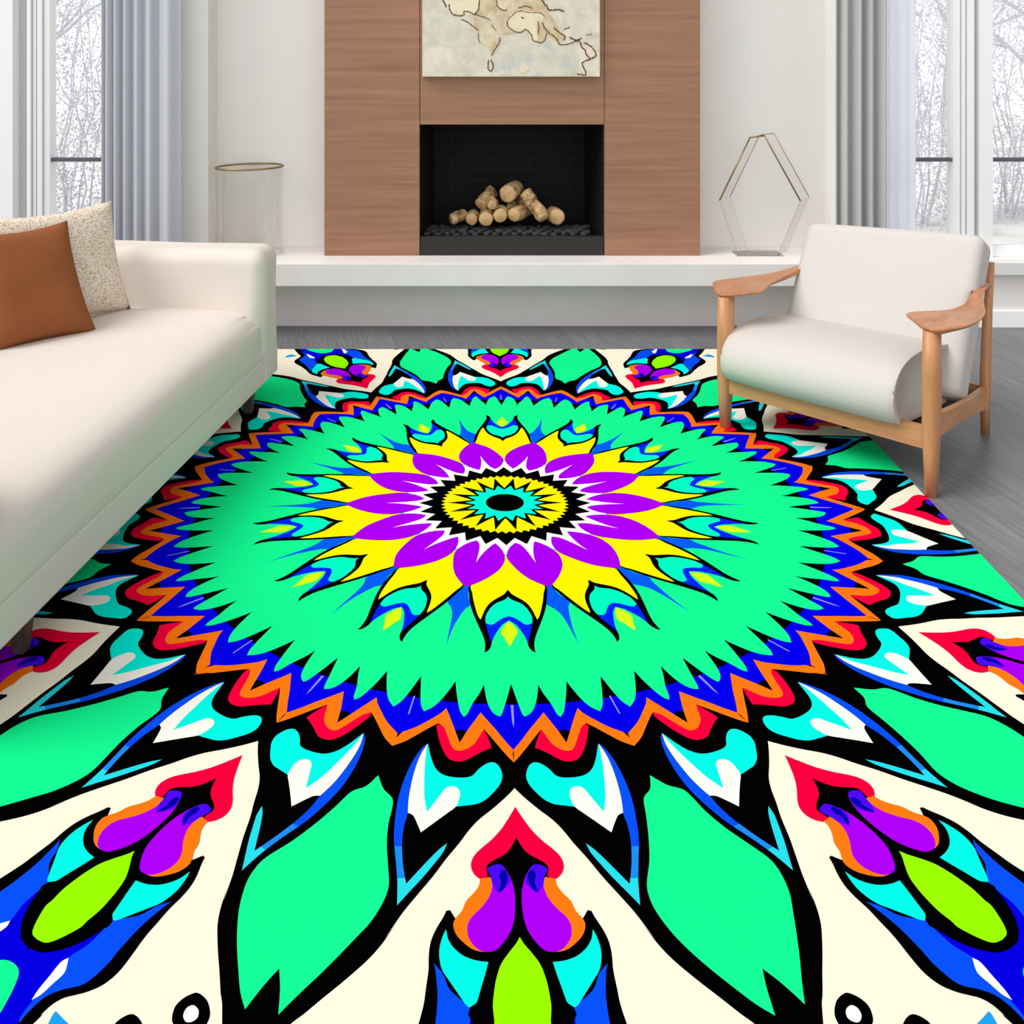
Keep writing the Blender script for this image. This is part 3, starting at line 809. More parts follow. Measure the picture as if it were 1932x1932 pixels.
# ------------------------------------------------------------------ rug
RUG = [
 ('cream', 'cream', 'open', 12, [(1.2844,-0.03),(1.3109,0.95),(1.3435,2.25),(1.376,3.59),(1.4054,4.43),(1.44,5.17),(1.4797,6.07),(1.5257,6.91),(1.5703,7.77),(1.6149,8.54),(1.6687,9.21),(1.6335,8.72),(1.6792,9.3),(1.7155,9.93),(1.7588,10.9),(1.798,11.82),(1.8294,12.5),(1.8563,13.1)]),
 ('ring_black', 'black', 'pair', 12, [(1.842,-48.62),(1.8493,-47.93),(1.8665,-47.41),(1.8815,-47.26),(1.8979,-47.31),(1.9094,-47.67),(1.9081,-48.32),(1.8991,-48.99),(1.8779,-49.32),(1.8616,-49.25),(1.8488,-48.98)]),
 ('ring_white', 'white', 'pair', 12, [(1.8635,-48.49),(1.8677,-48.09),(1.8795,-47.89),(1.8891,-48.04),(1.8922,-48.33),(1.8845,-48.65),(1.8715,-48.72)]),
 ('dot_black', 'black', 'pair', 12, [(1.9112,-51.37),(1.9114,-50.87),(1.9217,-50.24),(1.9409,-49.84),(1.9535,-50.27),(1.9503,-51.2),(1.9385,-51.79),(1.9236,-51.73)]),
 ('tri', 'skyblue', 'pair', 12, [(1.955,-55.41),(1.9607,-54.55),(1.9661,-53.68),(1.9869,-54.02),(1.9969,-54.98),(1.9802,-55.17),(1.9632,-55.38)]),
 ('body', 'black', 'axis', 12, [(1.4098,-0.02),(1.443,0.86),(1.4662,2),(1.4948,3.05),(1.5197,2.81),(1.5407,2.72),(1.567,3.25),(1.6029,3.98),(1.6184,4.5),(1.6124,4.73),(1.5969,5.16),(1.5991,5.43),(1.6142,5.6),(1.639,5.96),(1.6645,6.17),(1.6918,6.16),(1.7208,6.02),(1.7548,5.99),(1.7874,5.97),(1.8509,6.15),(1.8847,5.91),(1.9063,5.39),(1.9206,4.85),(1.933,4.38),(1.9501,4.1),(1.9716,4.02),(1.9919,4.03),(2.2419,3.22),(2.2919,0)]),
 ('red', 'red', 'axis', 12, [(1.3393,-0.02),(1.3697,0.67),(1.4023,1.45),(1.4303,2.34),(1.4523,3.19),(1.4718,3.75),(1.4923,3.92),(1.5101,3.69),(1.522,3.23),(1.5241,2.91),(1.5176,2.44),(1.498,2.61),(1.4869,2.38),(1.4754,1.77),(1.4657,1.14),(1.4524,0.64),(1.4352,0.26),(1.4216,0.01)]),
 ('orange_lobe', 'orange', 'pair', 12, [(1.5192,2.25),(1.5242,3.04),(1.5412,3.14),(1.5589,3.53),(1.5765,4.02),(1.5968,4.24),(1.6121,4.6),(1.6269,4.78),(1.6454,4.55),(1.66,4.08),(1.6742,3.38),(1.6795,2.83),(1.6804,2.31),(1.6358,2.16),(1.5401,2.05)]),
 ('purple_lobe', 'purple', 'pair', 12, [(1.4934,1.2),(1.4893,1.72),(1.496,2.34),(1.5033,2.5),(1.5191,2.19),(1.5401,2.05),(1.5642,2.26),(1.5882,2.8),(1.6103,3.49),(1.6299,3.74),(1.6501,3.63),(1.6664,3.26),(1.6779,2.74),(1.6803,2.16),(1.6753,1.6),(1.6568,1.03),(1.6318,0.54),(1.603,0.31),(1.57,0.25),(1.5427,0.35),(1.5183,0.64)]),
 ('violet', 'violet', 'pair', 12, [(1.4934,1.2),(1.4893,1.72),(1.496,2.34),(1.5033,2.5),(1.5191,2.19),(1.5366,2.04),(1.5569,1.52),(1.5464,1.07),(1.5306,0.59),(1.5165,0.71)]),
 ('lobe_navy', 'navy', 'pair', 12, [(1.5024,1.05),(1.5043,1.42),(1.5187,1.51),(1.5309,1.35),(1.5552,1.58),(1.5482,1.18),(1.5289,0.86),(1.5148,0.83)]),
 ('deepblue', 'deepblue', 'axis', 12, [(1.72,0),(1.7845,3.11),(1.8371,3.05),(1.8725,2.66),(1.9083,2.74),(1.9576,2.95),(1.9908,3.27),(2.1908,2.29),(2.2108,0)]),
 ('royal', 'royal', 'pair', 12, [(1.7072,5.76),(1.7242,5.53),(1.7707,5.18),(1.8221,5.1),(1.8571,5.14),(1.8982,4.84),(1.9223,3.95),(1.945,3.4),(1.9765,3.27),(1.9954,3.35),(1.9873,3.12),(1.9576,2.95),(1.9083,2.74),(1.8725,2.66),(1.8371,3.05),(1.7845,3.11),(1.7549,4.45),(1.7263,5.05)]),
 ('sliver', 'white', 'pair', 12, [(1.8741,2.66),(1.8867,2.47),(1.9138,2.59),(1.9401,2.7),(1.9587,2.87),(1.9435,3.09),(1.9212,3.16),(1.9046,3.23),(1.8932,3.14)]),
 ('almond_black', 'black', 'axis', 12, [(1.6349,0.03),(1.6964,1.95),(1.7857,3.15),(1.8042,3.07),(1.8409,2.54),(1.8705,1.76),(1.8896,0.83),(1.893,-0.13),(1.897,0)]),
 ('cyan_flank', 'cyan', 'pair', 12, [(1.639,5.25),(1.6534,5.41),(1.6751,5.51),(1.6959,5.43),(1.7187,5.14),(1.7375,4.62),(1.7587,4.01),(1.7794,3.43),(1.7844,3.17),(1.7759,2.8),(1.7676,2.69),(1.7483,2.54),(1.7256,2.34),(1.6995,2.14),(1.6974,2.96),(1.6898,3.81),(1.676,4.51),(1.6587,5)]),
 ('almond', 'lime', 'axis', 12, [(1.6489,0),(1.6627,0.28),(1.6839,0.86),(1.7047,1.32),(1.7306,1.59),(1.753,1.71),(1.7802,1.77),(1.8064,1.66),(1.8226,1.64),(1.8537,1.14),(1.8714,0.66),(1.8754,0)]),
 ('leaf', 'green', 'full', 12.5, [(1.2851,0.11),(1.3052,0.62),(1.3236,1.3),(1.3427,2.45),(1.3693,2.83),(1.4113,3.07),(1.4614,3.61),(1.5072,4.28),(1.5517,4.89),(1.5779,5),(1.6087,4.85),(1.6439,4.49),(1.6788,3.89),(1.7183,3.22),(1.7616,2.48),(1.8026,1.76),(1.8423,1.15),(1.8225,0.92),(1.7954,0.55),(1.7645,-0.03),(1.7945,-0.33),(1.8226,-0.55),(1.8472,-0.72),(1.8222,-1.42),(1.7914,-2.09),(1.7532,-2.91),(1.711,-3.75),(1.6683,-4.47),(1.6216,-5),(1.5856,-5.13),(1.5535,-4.9),(1.5036,-3.99),(1.4461,-3.15),(1.3929,-2.46),(1.3456,-1.85),(1.3226,-0.72)]),
 ('hook_blue', 'royal', 'pair', 12, [(1.1663,10.79),(1.1869,11.42),(1.227,11.89),(1.2808,12.08),(1.3391,11.96),(1.3931,11.53),(1.4476,10.93),(1.5019,10.11),(1.4998,9.58),(1.4746,9.91),(1.437,10.28),(1.4053,10.46),(1.3764,10.51),(1.3349,10.9),(1.2777,11.27),(1.2199,11.27)]),
 ('hook_tail', 'aqua', 'pair', 12, [(1.5019,10.11),(1.5468,9.5),(1.6001,9.01),(1.5709,8.46),(1.5333,7.68),(1.491,6.86),(1.4675,6.43),(1.444,6.21),(1.4629,6.86),(1.4931,7.6),(1.5244,8.26),(1.5504,8.78),(1.5173,9.33),(1.4998,9.58)]),
 ('hook_mid', 'azure', 'pair', 12, [(1.466,10.65),(1.5019,10.11),(1.54,9.59),(1.5378,9),(1.4997,9.57),(1.4635,10.03)]),
 ('hook_cyan', 'cyan', 'pair', 12, [(1.1686,10.75),(1.2106,9.84),(1.2376,9.12),(1.2543,8.3),(1.2613,7.36),(1.2625,6.15),(1.2593,5.16),(1.2516,4.61),(1.2347,4.12),(1.2175,3.34),(1.2107,2.56),(1.2173,1.91),(1.2349,1.49),(1.2555,1.34),(1.2782,1.61),(1.3007,2.26),(1.3208,2.97),(1.3346,3.83),(1.3401,4.72),(1.3479,6.2),(1.3098,6.87),(1.3163,7.77),(1.3436,8.26),(1.3682,8.7),(1.3254,9.4),(1.2731,9.96),(1.2174,10.48)]),
 ('hook_white', 'ivory', 'pair', 12, [(1.1687,10.81),(1.2174,10.48),(1.2731,9.96),(1.3254,9.4),(1.3682,8.7),(1.3436,8.26),(1.3163,7.77),(1.2977,7.4),(1.2897,6.82),(1.294,6.12),(1.3075,5.8),(1.3249,5.78),(1.3466,5.99),(1.3649,6.66),(1.3899,7.59),(1.4236,8.75),(1.405,9.23),(1.3826,9.9),(1.3764,10.51),(1.3435,10.85),(1.3046,11.11),(1.254,11.28),(1.205,11.22)]),
 ('zig_red', 'red', 'pair', 12, [(1.11,3.95),(1.126,3.51),(1.1489,3.02),(1.1673,2.74),(1.1764,3.59),(1.1916,4.68),(1.2055,5.51),(1.2126,6.24),(1.2128,7.13),(1.2055,7.86),(1.1858,8.62),(1.1589,9.37),(1.128,10.04),(1.1105,10.31),(1.1012,10.04),(1.1114,9.41),(1.1366,8.63),(1.1616,7.97),(1.1776,7.42),(1.1816,6.8),(1.1777,6.14),(1.1672,5.38),(1.1506,4.76),(1.1267,4.26)]),
 ('zig_orange', 'orange', 'pair', 12, [(1.2106,-0.12),(1.1929,0.7),(1.1681,1.63),(1.1414,2.62),(1.1108,3.88),(1.1267,4.26),(1.1506,4.76),(1.1672,5.38),(1.1777,6.14),(1.1816,6.8),(1.1776,7.42),(1.1616,7.97),(1.1366,8.63),(1.1114,9.41),(1.101,10.17),(1.1154,11.02),(1.1472,12.57),(1.1703,13.67),(1.1901,15.12),(1.1983,15.12),(1.1653,15.12),(1.1505,15.12),(1.1213,12.98),(1.0901,11.37),(1.0684,10.3),(1.0494,9.69),(1.0703,9.06),(1.0997,8.24),(1.1313,7.45),(1.1565,6.82),(1.1202,6.16),(1.0858,5.35),(1.0559,4.59),(1.0837,3.39),(1.1132,2.17),(1.145,1.04),(1.1728,-0.12)]),
 ('zig_blue', 'blue', 'pair', 12, [(1.1653,15.12),(1.1505,15.12),(1.1213,12.98),(1.0901,11.37),(1.0684,10.3),(1.0494,9.69),(1.0703,9.06),(1.0997,8.24),(1.1313,7.45),(1.1565,6.82),(1.1202,6.16),(1.0858,5.35),(1.0559,4.59),(1.0837,3.39),(1.1132,2.17),(1.145,1.04),(1.1728,-0.12),(0.9895,-0.12),(1.0118,4.6),(1.0053,8.98),(0.995,15.12)]),
 ('u_black', 'black', 'pair', 12, [(1.1202,6.16),(1.1565,6.82),(1.1242,7.63),(1.1177,7.37),(1.1166,6.69)]),
 ('spark', 'spark', 'spark0', 12, [(1.0289,0.25),(1.0289,-0.18),(1.0854,-0.04),(1.1036,0.17),(1.0854,0.25)]),
 ('spark1', 'spark', 'spark1', 12, [(1.0211,15.22),(1.0246,14.98),(1.0858,15.19),(1.0865,15.4)]),
 ('scallop', 'green', 'scallop', 12, [(0.9538,0.01),(0.9895,0.5),(1.029,1.03),(1.0578,1.44),(1.0688,1.77),(1.0584,2.66),(1.0366,3.39),(1.0013,3.99),(0.9577,4.43),(0.9889,4.98),(1.0297,5.94),(1.0624,6.43),(1.075,6.88),(1.0579,7.55),(1.0236,8.17),(0.9913,8.66),(0.9528,9.15),(0.9834,9.78),(1.0225,10.69),(1.051,11.62),(1.0697,12.74),(1.05,13.45),(1.0122,14.11),(0.9492,14.77)]),
 ('petal_black', 'black', 'axis', 14, [(0.3479,-0.4),(0.4666,7.8),(0.5312,11.87),(0.5711,11.23),(0.6178,10.01),(0.6523,8.96),(0.6923,7.62),(0.7344,6.27),(0.7693,5.31),(0.7943,4.88),(0.8191,4.76),(0.8331,4.87),(0.8279,4.27),(0.812,3.74),(0.7931,3.56),(0.7743,3.91),(0.7327,4.77),(0.6996,5.29),(0.6756,5.4),(0.6506,4.95),(0.6285,4.25),(0.6096,3.07),(0.598,1.56),(0.5886,0.59),(0.5755,-0.08)]),
 ('petal_yellow', 'yellow', 'axis', 14, [(0.3479,-0.4),(0.4666,7.8),(0.5265,11.52),(0.5693,10.29),(0.6054,9.28),(0.6439,8.17),(0.6744,7.26),(0.6925,6.5),(0.6766,6.26),(0.648,5.89),(0.6184,5.12),(0.5973,3.97),(0.5798,2.48),(0.5644,1.09),(0.5491,0.39),(0.5414,-0.07)]),
 ('petal_teal', 'teal', 'axis', 14, [(0.5755,-0.08),(0.5886,0.59),(0.598,1.56),(0.6096,3.07),(0.6285,4.25),(0.6506,4.95),(0.6756,5.4),(0.6962,5.27),(0.7094,4.89),(0.7138,4.2),(0.7099,3.4),(0.6958,2.49),(0.6799,1.21),(0.6721,-0.07)]),
 ('petal_blue', 'petalblue', 'axis', 14, [(0.6721,-0.07),(0.6799,1.21),(0.6958,2.49),(0.7099,3.4),(0.7138,4.2),(0.7094,4.89),(0.7064,5.22),(0.7327,4.77),(0.7681,4.1),(0.7931,3.56),(0.7674,3.2),(0.7376,2.43),(0.7106,1.43),(0.6917,-0.02)]),
 ('petal_drop', 'drop', 'axis', 14, [(0.6951,-0.03),(0.7104,0.77),(0.7306,1.51),(0.7472,1.76),(0.7697,1.07),(0.7949,0.41),(0.8136,-0.17)]),
 ('wedge_blue', 'wedge', 'full', 14.5, [(0.5297,-0.7),(0.5308,0.83),(0.5781,1.56),(0.6263,3.02),(0.648,2.14),(0.6824,1.47),(0.7295,0.86),(0.7789,0.62),(0.8207,0.65),(0.7715,0.3),(0.7237,-0.02),(0.6808,-0.47),(0.6499,-1.43),(0.6251,-2.9),(0.5889,-2.29)]),
 ('notch', 'white', 'full', 14.5, [(0.2871,-5.26),(0.3543,-1.81),(0.4081,-0.37),(0.3459,2.04),(0.282,6.7),(0.2606,2.04)]),
 ('purple', 'purple', 'full', 14.5, [(0.534,-0.95),(0.5091,-3.44),(0.482,-5.9),(0.4431,-8.54),(0.4044,-10.81),(0.3785,-12.28),(0.3545,-12.9),(0.3211,-11.99),(0.2965,-10.04),(0.2769,-6.85),(0.2876,-4.57),(0.3076,-2.83),(0.3457,-1.47),(0.3778,-0.9),(0.4051,-0.33),(0.3748,0.11),(0.3357,1.37),(0.297,3.86),(0.2805,5.8),(0.3005,8.61),(0.3279,10.87),(0.3603,11.9),(0.3912,11.69),(0.4247,10.27),(0.4513,8.54),(0.4832,5.9),(0.5102,3.34),(0.5313,1.05),(0.5372,-0.33)]),
 ('heart', 'green', 'axis', 12, [(1.926,0),(1.927,0.35),(1.931,0.7),(1.939,1),(1.953,1.3),(1.975,1.66),(2.013,2.08),(2.1,2.4),(2.2,2),(2.28,0)]),
 ('heart_lime', 'lime', 'axis', 12, [(1.975,0),(2.03,0.5),(2.1,0.6),(2.2,0)]),
]

RC = {
 'cream': (255, 249, 224), 'ivory': (255, 252, 242), 'black': (2, 2, 2), 'white': (255, 252, 250), 'skyblue': (30, 160, 240),
 'red': (255, 0, 62), 'orange': (255, 122, 18), 'purple': (172, 0, 246), 'violet': (76, 10, 255), 'navy': (8, 0, 170),
 'deepblue': (6, 0, 225), 'royal': (8, 80, 250), 'cyan': (6, 252, 232), 'aqua': (40, 222, 236), 'azure': (28, 140, 245), 'lime': (152, 255, 2), 'green': (22, 250, 150),
 'blue': (4, 0, 240), 'spark': (140, 140, 255), 'yellow': (255, 244, 4), 'teal': (6, 255, 196), 'petalblue': (2, 36, 250),
 'drop': (214, 255, 28), 'wedge': (6, 92, 250), 'eye': (8, 255, 218)}
RNAMES = list(RC)
DYE = 0.825      # wool dyes never reach full reflectance
RM = [mat('pile_' + n, tuple(c * DYE for c in rgb(*RC[n])[:3]) + (1,), 1.0, 0.0) for n in RNAMES]
RI = {n: i for i, n in enumerate(RNAMES)}
RUG_X0, RUG_X1, RUG_Y0, RUG_Y1 = -1.40, 1.51, 1.18, 4.9194

def sstep(a, b, x):
    t = min(1, max(0, (x - a) / (b - a)))
    return t * t * (3 - 2 * t)

DRIFT = [(0, 0), (6, 0), (15, .43), (20, .85), (30, .36), (40, 0), (180, 0)]   # the outer motifs fan out unevenly

def rug_xy(r, th):
    """the medallion is drawn a little oval, its outer rings set slightly off-centre"""
    th = (th + 180) % 360 - 180
    t_ = abs(th)
    for (x0, y0), (x1, y1) in zip(DRIFT, DRIFT[1:]):
        if x0 <= t_ <= x1:
            th += math.copysign((y0 + (y1 - y0) * (t_ - x0) / (x1 - x0)) * sstep(1.3, 1.62, r), th)
            break
    a = 3.6 * sstep(.6, 1.1, r)
    ph = R(th - a * math.sin(R(2 * th)))
    e = 1 - .036 * sstep(1.2, 1.3, r) * math.sin(ph) ** 2
    cz = 3.306 - .042 * min(1, r / 1.2) ** 2
    return .055 + r * e * math.sin(ph), cz - .935 * r * e * math.cos(ph)

def build_rug():
    bm = bmesh.new()
    layer = [0]
    LS = 0.0001
    def z(): return layer[0] * LS
    def cart(poly): return [(r * math.sin(R(t)), r * math.cos(R(t))) for r, t in poly]
    def put(pts, mi, ang, mirror):
        q = []
        for x, y in pts:
            r = math.hypot(x, y); t = math.degrees(math.atan2(x, y))
            if mirror: t = -t
            X, Y = rug_xy(r, t + ang)
            q.append((X, Y, z()))
        fill(bm, q, mi)
    def shape(name, lay=None):
        for nm, m, mode, fold, poly in RUG:
            if nm != name: continue
            layer[0] += 1
            mi = RI[m]
            step = 30.0 if int(fold) == 12 else 360.0 / 14
            cnt = 12 if int(fold) == 12 else 14
            off = step / 2 if fold in (12.5, 14.5) else 0
            P = list(poly)
            if mode in ('axis', 'open'):
                if mode == 'open':
                    P = P + [(1.92, 14.0), (2.05, 14.55), (2.6, 14.7)]
                half = smooth_poly(cart(P), 4, False)
                half[0] = (0, half[0][1])
                if mode == 'axis': half[-1] = (0, half[-1][1])
                pts = half + [(-x, y) for x, y in reversed(half) if x > 1e-6]
                for k in range(cnt): put(pts, mi, k * step + off, False)
            elif mode == 'scallop':
                half = cart(P)
                half = half[:-1] + [(P[-1][0] * math.sin(R(15)), P[-1][0] * math.cos(R(15)))]
                sm = smooth_poly(half, 4, False, 40)
                ring = []
                for k in range(12):
                    for pts, mir in ((sm, False), (list(reversed(sm)), True)):
                        for x, y in pts[:-1]:
                            r = math.hypot(x, y); t = math.degrees(math.atan2(x, y))
                            t = (t if not mir else 30 - t) + 30 * k
                            ring.append((r, t))
                q = [(*rug_xy(r, t), z()) for r, t in ring]
                fan(q, mi)
            elif mode in ('spark0', 'spark1'):
                pts = cart(P)
                for k in range(12):
                    put(pts, mi, k * 30, False)
                    
            else:
                snap = [(r, 0.0 if abs(t) < .15 else (15.0 if abs(t - 15) < .65 and name.startswith('zig') else t)) for r, t in P]
                pts = smooth_poly(cart(snap), 4, True, 100 if name.startswith(('ring', 'dot', 'tri')) else 48)
                for k in range(cnt):
                    put(pts, mi, k * step + off, False)
                    if mode == 'pair': put(pts, mi, k * step + off, True)
    def fan(q, mi):
        c = bm.verts.new((*rug_xy(0.0001, 0), q[0][2]))
        vv = [bm.verts.new(p) for p in q]
        for i in range(len(vv)):
            f = bm.faces.new((c, vv[i], vv[(i + 1) % len(vv)])); f.material_index = mi
    def disc(r, mi, n=120):
        layer[0] += 1
        fan([(*rug_xy(r, 360.0 * k / n), z()) for k in range(n)], mi)
    def star(n, rt, rv, mi, phase=0.0, curve=0.0, sub=1):
        layer[0] += 1
        pts = []
        for k in range(n):
            t0 = 360.0 / n * k + phase
            pts.append((rt, t0))
            if curve:
                pts.append((rt * .5 + rv * .5 - curve, t0 + 360.0 / n * .25))
            pts.append((rv, t0 + 180.0 / n))
            if curve:
                pts.append((rt * .5 + rv * .5 - curve, t0 + 360.0 / n * .75))
        fan([(*rug_xy(r, t), z()) for r, t in pts], mi)
    for n in ('cream', 'ring_black', 'ring_white', 'dot_black', 'tri', 'body', 'deepblue', 'royal', 'sliver', 'heart', 'heart_lime',
              'almond_black', 'cyan_flank', 'almond', 'red', 'orange_lobe', 'purple_lobe', 'violet', 'lobe_navy', 'leaf',
              'hook_blue', 'hook_tail', 'hook_mid', 'hook_cyan', 'hook_white', 'zig_red', 'zig_orange', 'zig_blue', 'u_black'):
        shape(n)
    disc(1.027, RI['black'])
    for n in ('spark', 'spark1', 'scallop', 'wedge_blue', 'petal_black', 'petal_yellow', 'petal_teal', 'petal_blue', 'petal_drop'):
        shape(n)
    disc(0.345, RI['white'])
    for n in ('notch', 'purple'):
        shape(n)
    star(28, 0.291, 0.246, RI['black'])
    # scalloped yellow ring, its dividing spikes, the turquoise star and the black eye
    layer[0] += 1
    fan([(*rug_xy(.193 if k % 6 == 0 and False else (.217 if k % 2 == 0 else .2015), 360.0 / 108 * k), z()) for k in range(108)], RI['yellow'])
    star(18, 0.196, 0.113, RI['black'], 10.0, 0.014)
    star(18, 0.135, 0.099, RI['eye'], 10.0, 0.0)
    disc(0.0645, RI['black'], 64)
    top = layer[0] * LS
    geo = bm.verts[:] + bm.edges[:] + bm.faces[:]
    for co, no in (((RUG_X0,0,0),(-1,0,0)), ((RUG_X1,0,0),(1,0,0)), ((0,RUG_Y0,0),(0,-1,0)), ((0,RUG_Y1,0),(0,1,0))):
        geo = bm.verts[:] + bm.edges[:] + bm.faces[:]
        bmesh.ops.bisect_plane(bm, geom=geo, plane_co=co, plane_no=no, clear_outer=True)
    for f in bm.faces:
        if f.normal.z < 0: f.normal_flip()
    add_box(bm, RUG_X0, RUG_X1, RUG_Y0, RUG_Y1, FZ + top, 0.0, RI['black'])
    cx, cy = (RUG_X0 + RUG_X1) / 2, (RUG_Y0 + RUG_Y1) / 2
    for v in bm.verts:
        v.co.x -= cx; v.co.y -= cy; v.co.z -= FZ + top
    me = bpy.data.meshes.new('area_rug')
    bm.to_mesh(me); bm.free()
    for m in RM: me.materials.append(m)
    o = bpy.data.objects.new('area_rug', me)
    COL.objects.link(o)
    # whole pile 8 mm deep, the coloured design is the top of the pile
    o.location = (cx, cy, FZ)
    tag(o, 'huge rug with a bright green, blue, yellow and purple mandala on the grey floor', 'rug')
    return o
build_rug()

# ------------------------------------------------------------------ sofa
SA = R(90 - 7.2)
sofa = thing('sofa', (-1.183, 2.353, 0), SA, 'long cream linen sofa with a rounded arm and low dark legs at the left', 'sofa')
rnd = random.Random(3)
def soft(amp, f):
    def d(w):
        n = math.sin(w.x*f + w.y*3.1) * math.sin(w.y*f*1.3 + 1.7*w.z) + 0.5*math.sin(w.x*f*2.3+w.z*9)*math.sin(w.z*f*1.9+w.y*5)
        return Vector((w.x, w.y - amp*n*.5, w.z + amp*n))
    return d
bm = bmesh.new()
rounded_box(bm, -0.19, 1.94, -0.013, 1.10, 0.112, 0.224, 0.009, 4, 10)
link('base', bm, M['sofa'], sofa, True)
# seat cushion: one long rolled-edge profile swept along the sofa
sp = smooth_poly([(-.006,.221),(-.0145,.229),(-.017,.265),(-.018,.32),(-.012,.362),(.008,.396),(.045,.420),(.10,.434),(.20,.442),(.50,.446),(.93,.446)], 4, False, 60)
bm = bmesh.new()
rings = []
for i in range(25):
    x = -0.06 + 1.824 * i / 24
    e = max(0, 1 - (1.764 - x) / .16) ** 2
    ring = []
    for y, z in sp:
        dz = (-0.022 * e + 0.003 * math.sin(x*7 + y*4) * math.sin(y*6 + 1)) if z > .38 else 0
        dy = (0.012 * e + 0.0025 * math.sin(x*6 + z*9)) if y < .05 and z > .25 else 0
        ring.append(bm.verts.new((x, y + dy, z + dz)))
    rings.append(ring)
n = len(sp)
for r0, r1 in zip(rings, rings[1:]):
    for k in range(n-1): bm.faces.new((r0[k], r0[k+1], r1[k+1], r1[k]))
seatc = link('seat_cushion', bm, M['sofa'], sofa, True)
def arm_def(w):
    n = 0.004*math.sin(w.y*8+w.z*12)
    return Vector((w.x + n, w.y + 0.002*math.sin(w.z*14+w.x*20), max(w.z, .118) + n + (0.006*math.sin(w.y*5) if w.z > .5 else 0)))
for x0, x1 in ((1.735, 1.955), (-0.215, 0.012)):
    bm = bmesh.new()
    rounded_box(bm, x0, x1, -0.018, 1.10, 0.045, 0.672, 0.062, 6, 10, arm_def)
    bmesh.ops.delete(bm, geom=[f for f in bm.faces if all(v.co.z < .127 for v in f.verts)], context='FACES')
    link('arm', bm, M['sofa'], sofa, True)
bm = bmesh.new()
rounded_box(bm, -0.19, 1.93, 0.93, 1.14, 0.125, 0.70, 0.06, 5, 10, arm_def)
link('backrest', bm, M['sofa'], sofa, True)
for x, y, zf in ((1.74, 0.045, 0.0), (0.155, 0.045, 0.0), (1.74, 1.02, FZ), (0.155, 1.02, FZ)):
    bm = bmesh.new()
    a, b = 0.016, 0.027
    lo = [bm.verts.new((x+sx*a, y+sy*a, zf)) for sx, sy in ((-1,-1),(1,-1),(1,1),(-1,1))]
    hi = [bm.verts.new((x+sx*b, y+sy*b, 0.125)) for sx, sy in ((-1,-1),(1,-1),(1,1),(-1,1))]
    bm.faces.new(lo); bm.faces.new(hi)
    for k in range(4): bm.faces.new((lo[k], lo[(k+1)%4], hi[(k+1)%4], hi[k]))
    bmesh.ops.bevel(bm, geom=bm.edges[:], offset=0.003, segments=2, affect='EDGES')
    link('leg', bm, M['sofa_leg'], sofa)

# ------------------------------------------------------------------ cushions
def pillow(name, m, corners, T, label, cat='cushion', pull=0.09):
    """corners: bottom-left, bottom-right, top-right, top-left as seen from the room"""
    bl, br, tr, tl = [Vector(c) for c in corners]
    org = (bl + br) / 2
    nrm = (br - bl).cross(tl - bl).normalized()
    bm = bmesh.new()
    n = 22
    def surf(sgn):
        g = []
        for j in range(n + 1):
            row = []
            for i in range(n + 1):
                u, v = 2*i/n - 1, 2*j/n - 1
                # edges bow inwards between the corners
                uu = u * (1 - pull * (1 - v*v) * abs(u)**2)
                vv = v * (1 - pull * (1 - u*u) * abs(v)**2)
                s, t = (uu+1)/2, (vv+1)/2
                p = bl*(1-s)*(1-t) + br*s*(1-t) + tr*s*t + tl*(1-s)*t
                h = T * ((1 - u**4) * (1 - v**4)) ** 0.62
                h *= 1 + 0.05*math.sin(u*5+v*3) + 0.04*math.sin(v*7-u*2)
                row.append(bm.verts.new(p + nrm * sgn * h - org))
            g.append(row)
        return g
    for sgn in (1, -1):
        g = surf(sgn)
        for j in range(n):
            for i in range(n):
                bm.faces.new((g[j][i], g[j][i+1], g[j+1][i+1], g[j+1][i]))
    bmesh.ops.remove_doubles(bm, verts=bm.verts, dist=1e-5)
    o = link(name, bm, m, smooth=True)
    o.location = org
    tag(o, label, cat)
    return o
pillow('throw_pillow', M['tweed'], [(-1.815, 3.66, 0.435), (-1.497, 4.07, 0.440), (-1.60, 4.13, 0.885), (-1.92, 3.72, 0.885)], 0.062,
       'speckled beige tweed cushion in the sofa corner behind the rust one')
pillow('throw_pillow', M['rust'], [(-1.80, 3.50, 0.432), (-1.515, 3.765, 0.432), (-1.678, 3.87, 0.850), (-1.94, 3.60, 0.850)], 0.062,
       'plain rust brown cushion leaning in front of the speckled one on the sofa')

# ------------------------------------------------------------------ armchair
CA = R(-45.2)
chair = thing('armchair', (0.961, 3.947, 0), CA, 'oak-framed lounge armchair with cream cushions standing half on the rug at the right', 'armchair')
W, D = 0.814, 0.693
def zf(u): return 0.948 + 0.072 * min(1, max(0, u / W))
def sh(p):  # the frame stands a touch lower on its left
    return Vector((p[0], p[1], p[2] * zf(p[0]) if p[2] > 0 else p[2]))
def post(bm, sections):
    """sections: (u, v, z, half u, half v)"""
    rings = []
    for u, v, z, a, b in sections:
        n = 16
        rings.append([bm.verts.new(sh((u + a*(abs(math.cos(t))**.7)*(1 if math.cos(t)>0 else -1), v + b*(abs(math.sin(t))**.7)*(1 if math.sin(t)>0 else -1), z))) for t in [2*math.pi*k/n + .2 for k in range(n)]])
    for r0, r1 in zip(rings, rings[1:]):
        for k in range(len(r0)): bm.faces.new((r0[k], r0[(k+1)%len(r0)], r1[(k+1)%len(r0)], r1[k]))
    bm.faces.new(rings[0]); bm.faces.new(rings[-1])
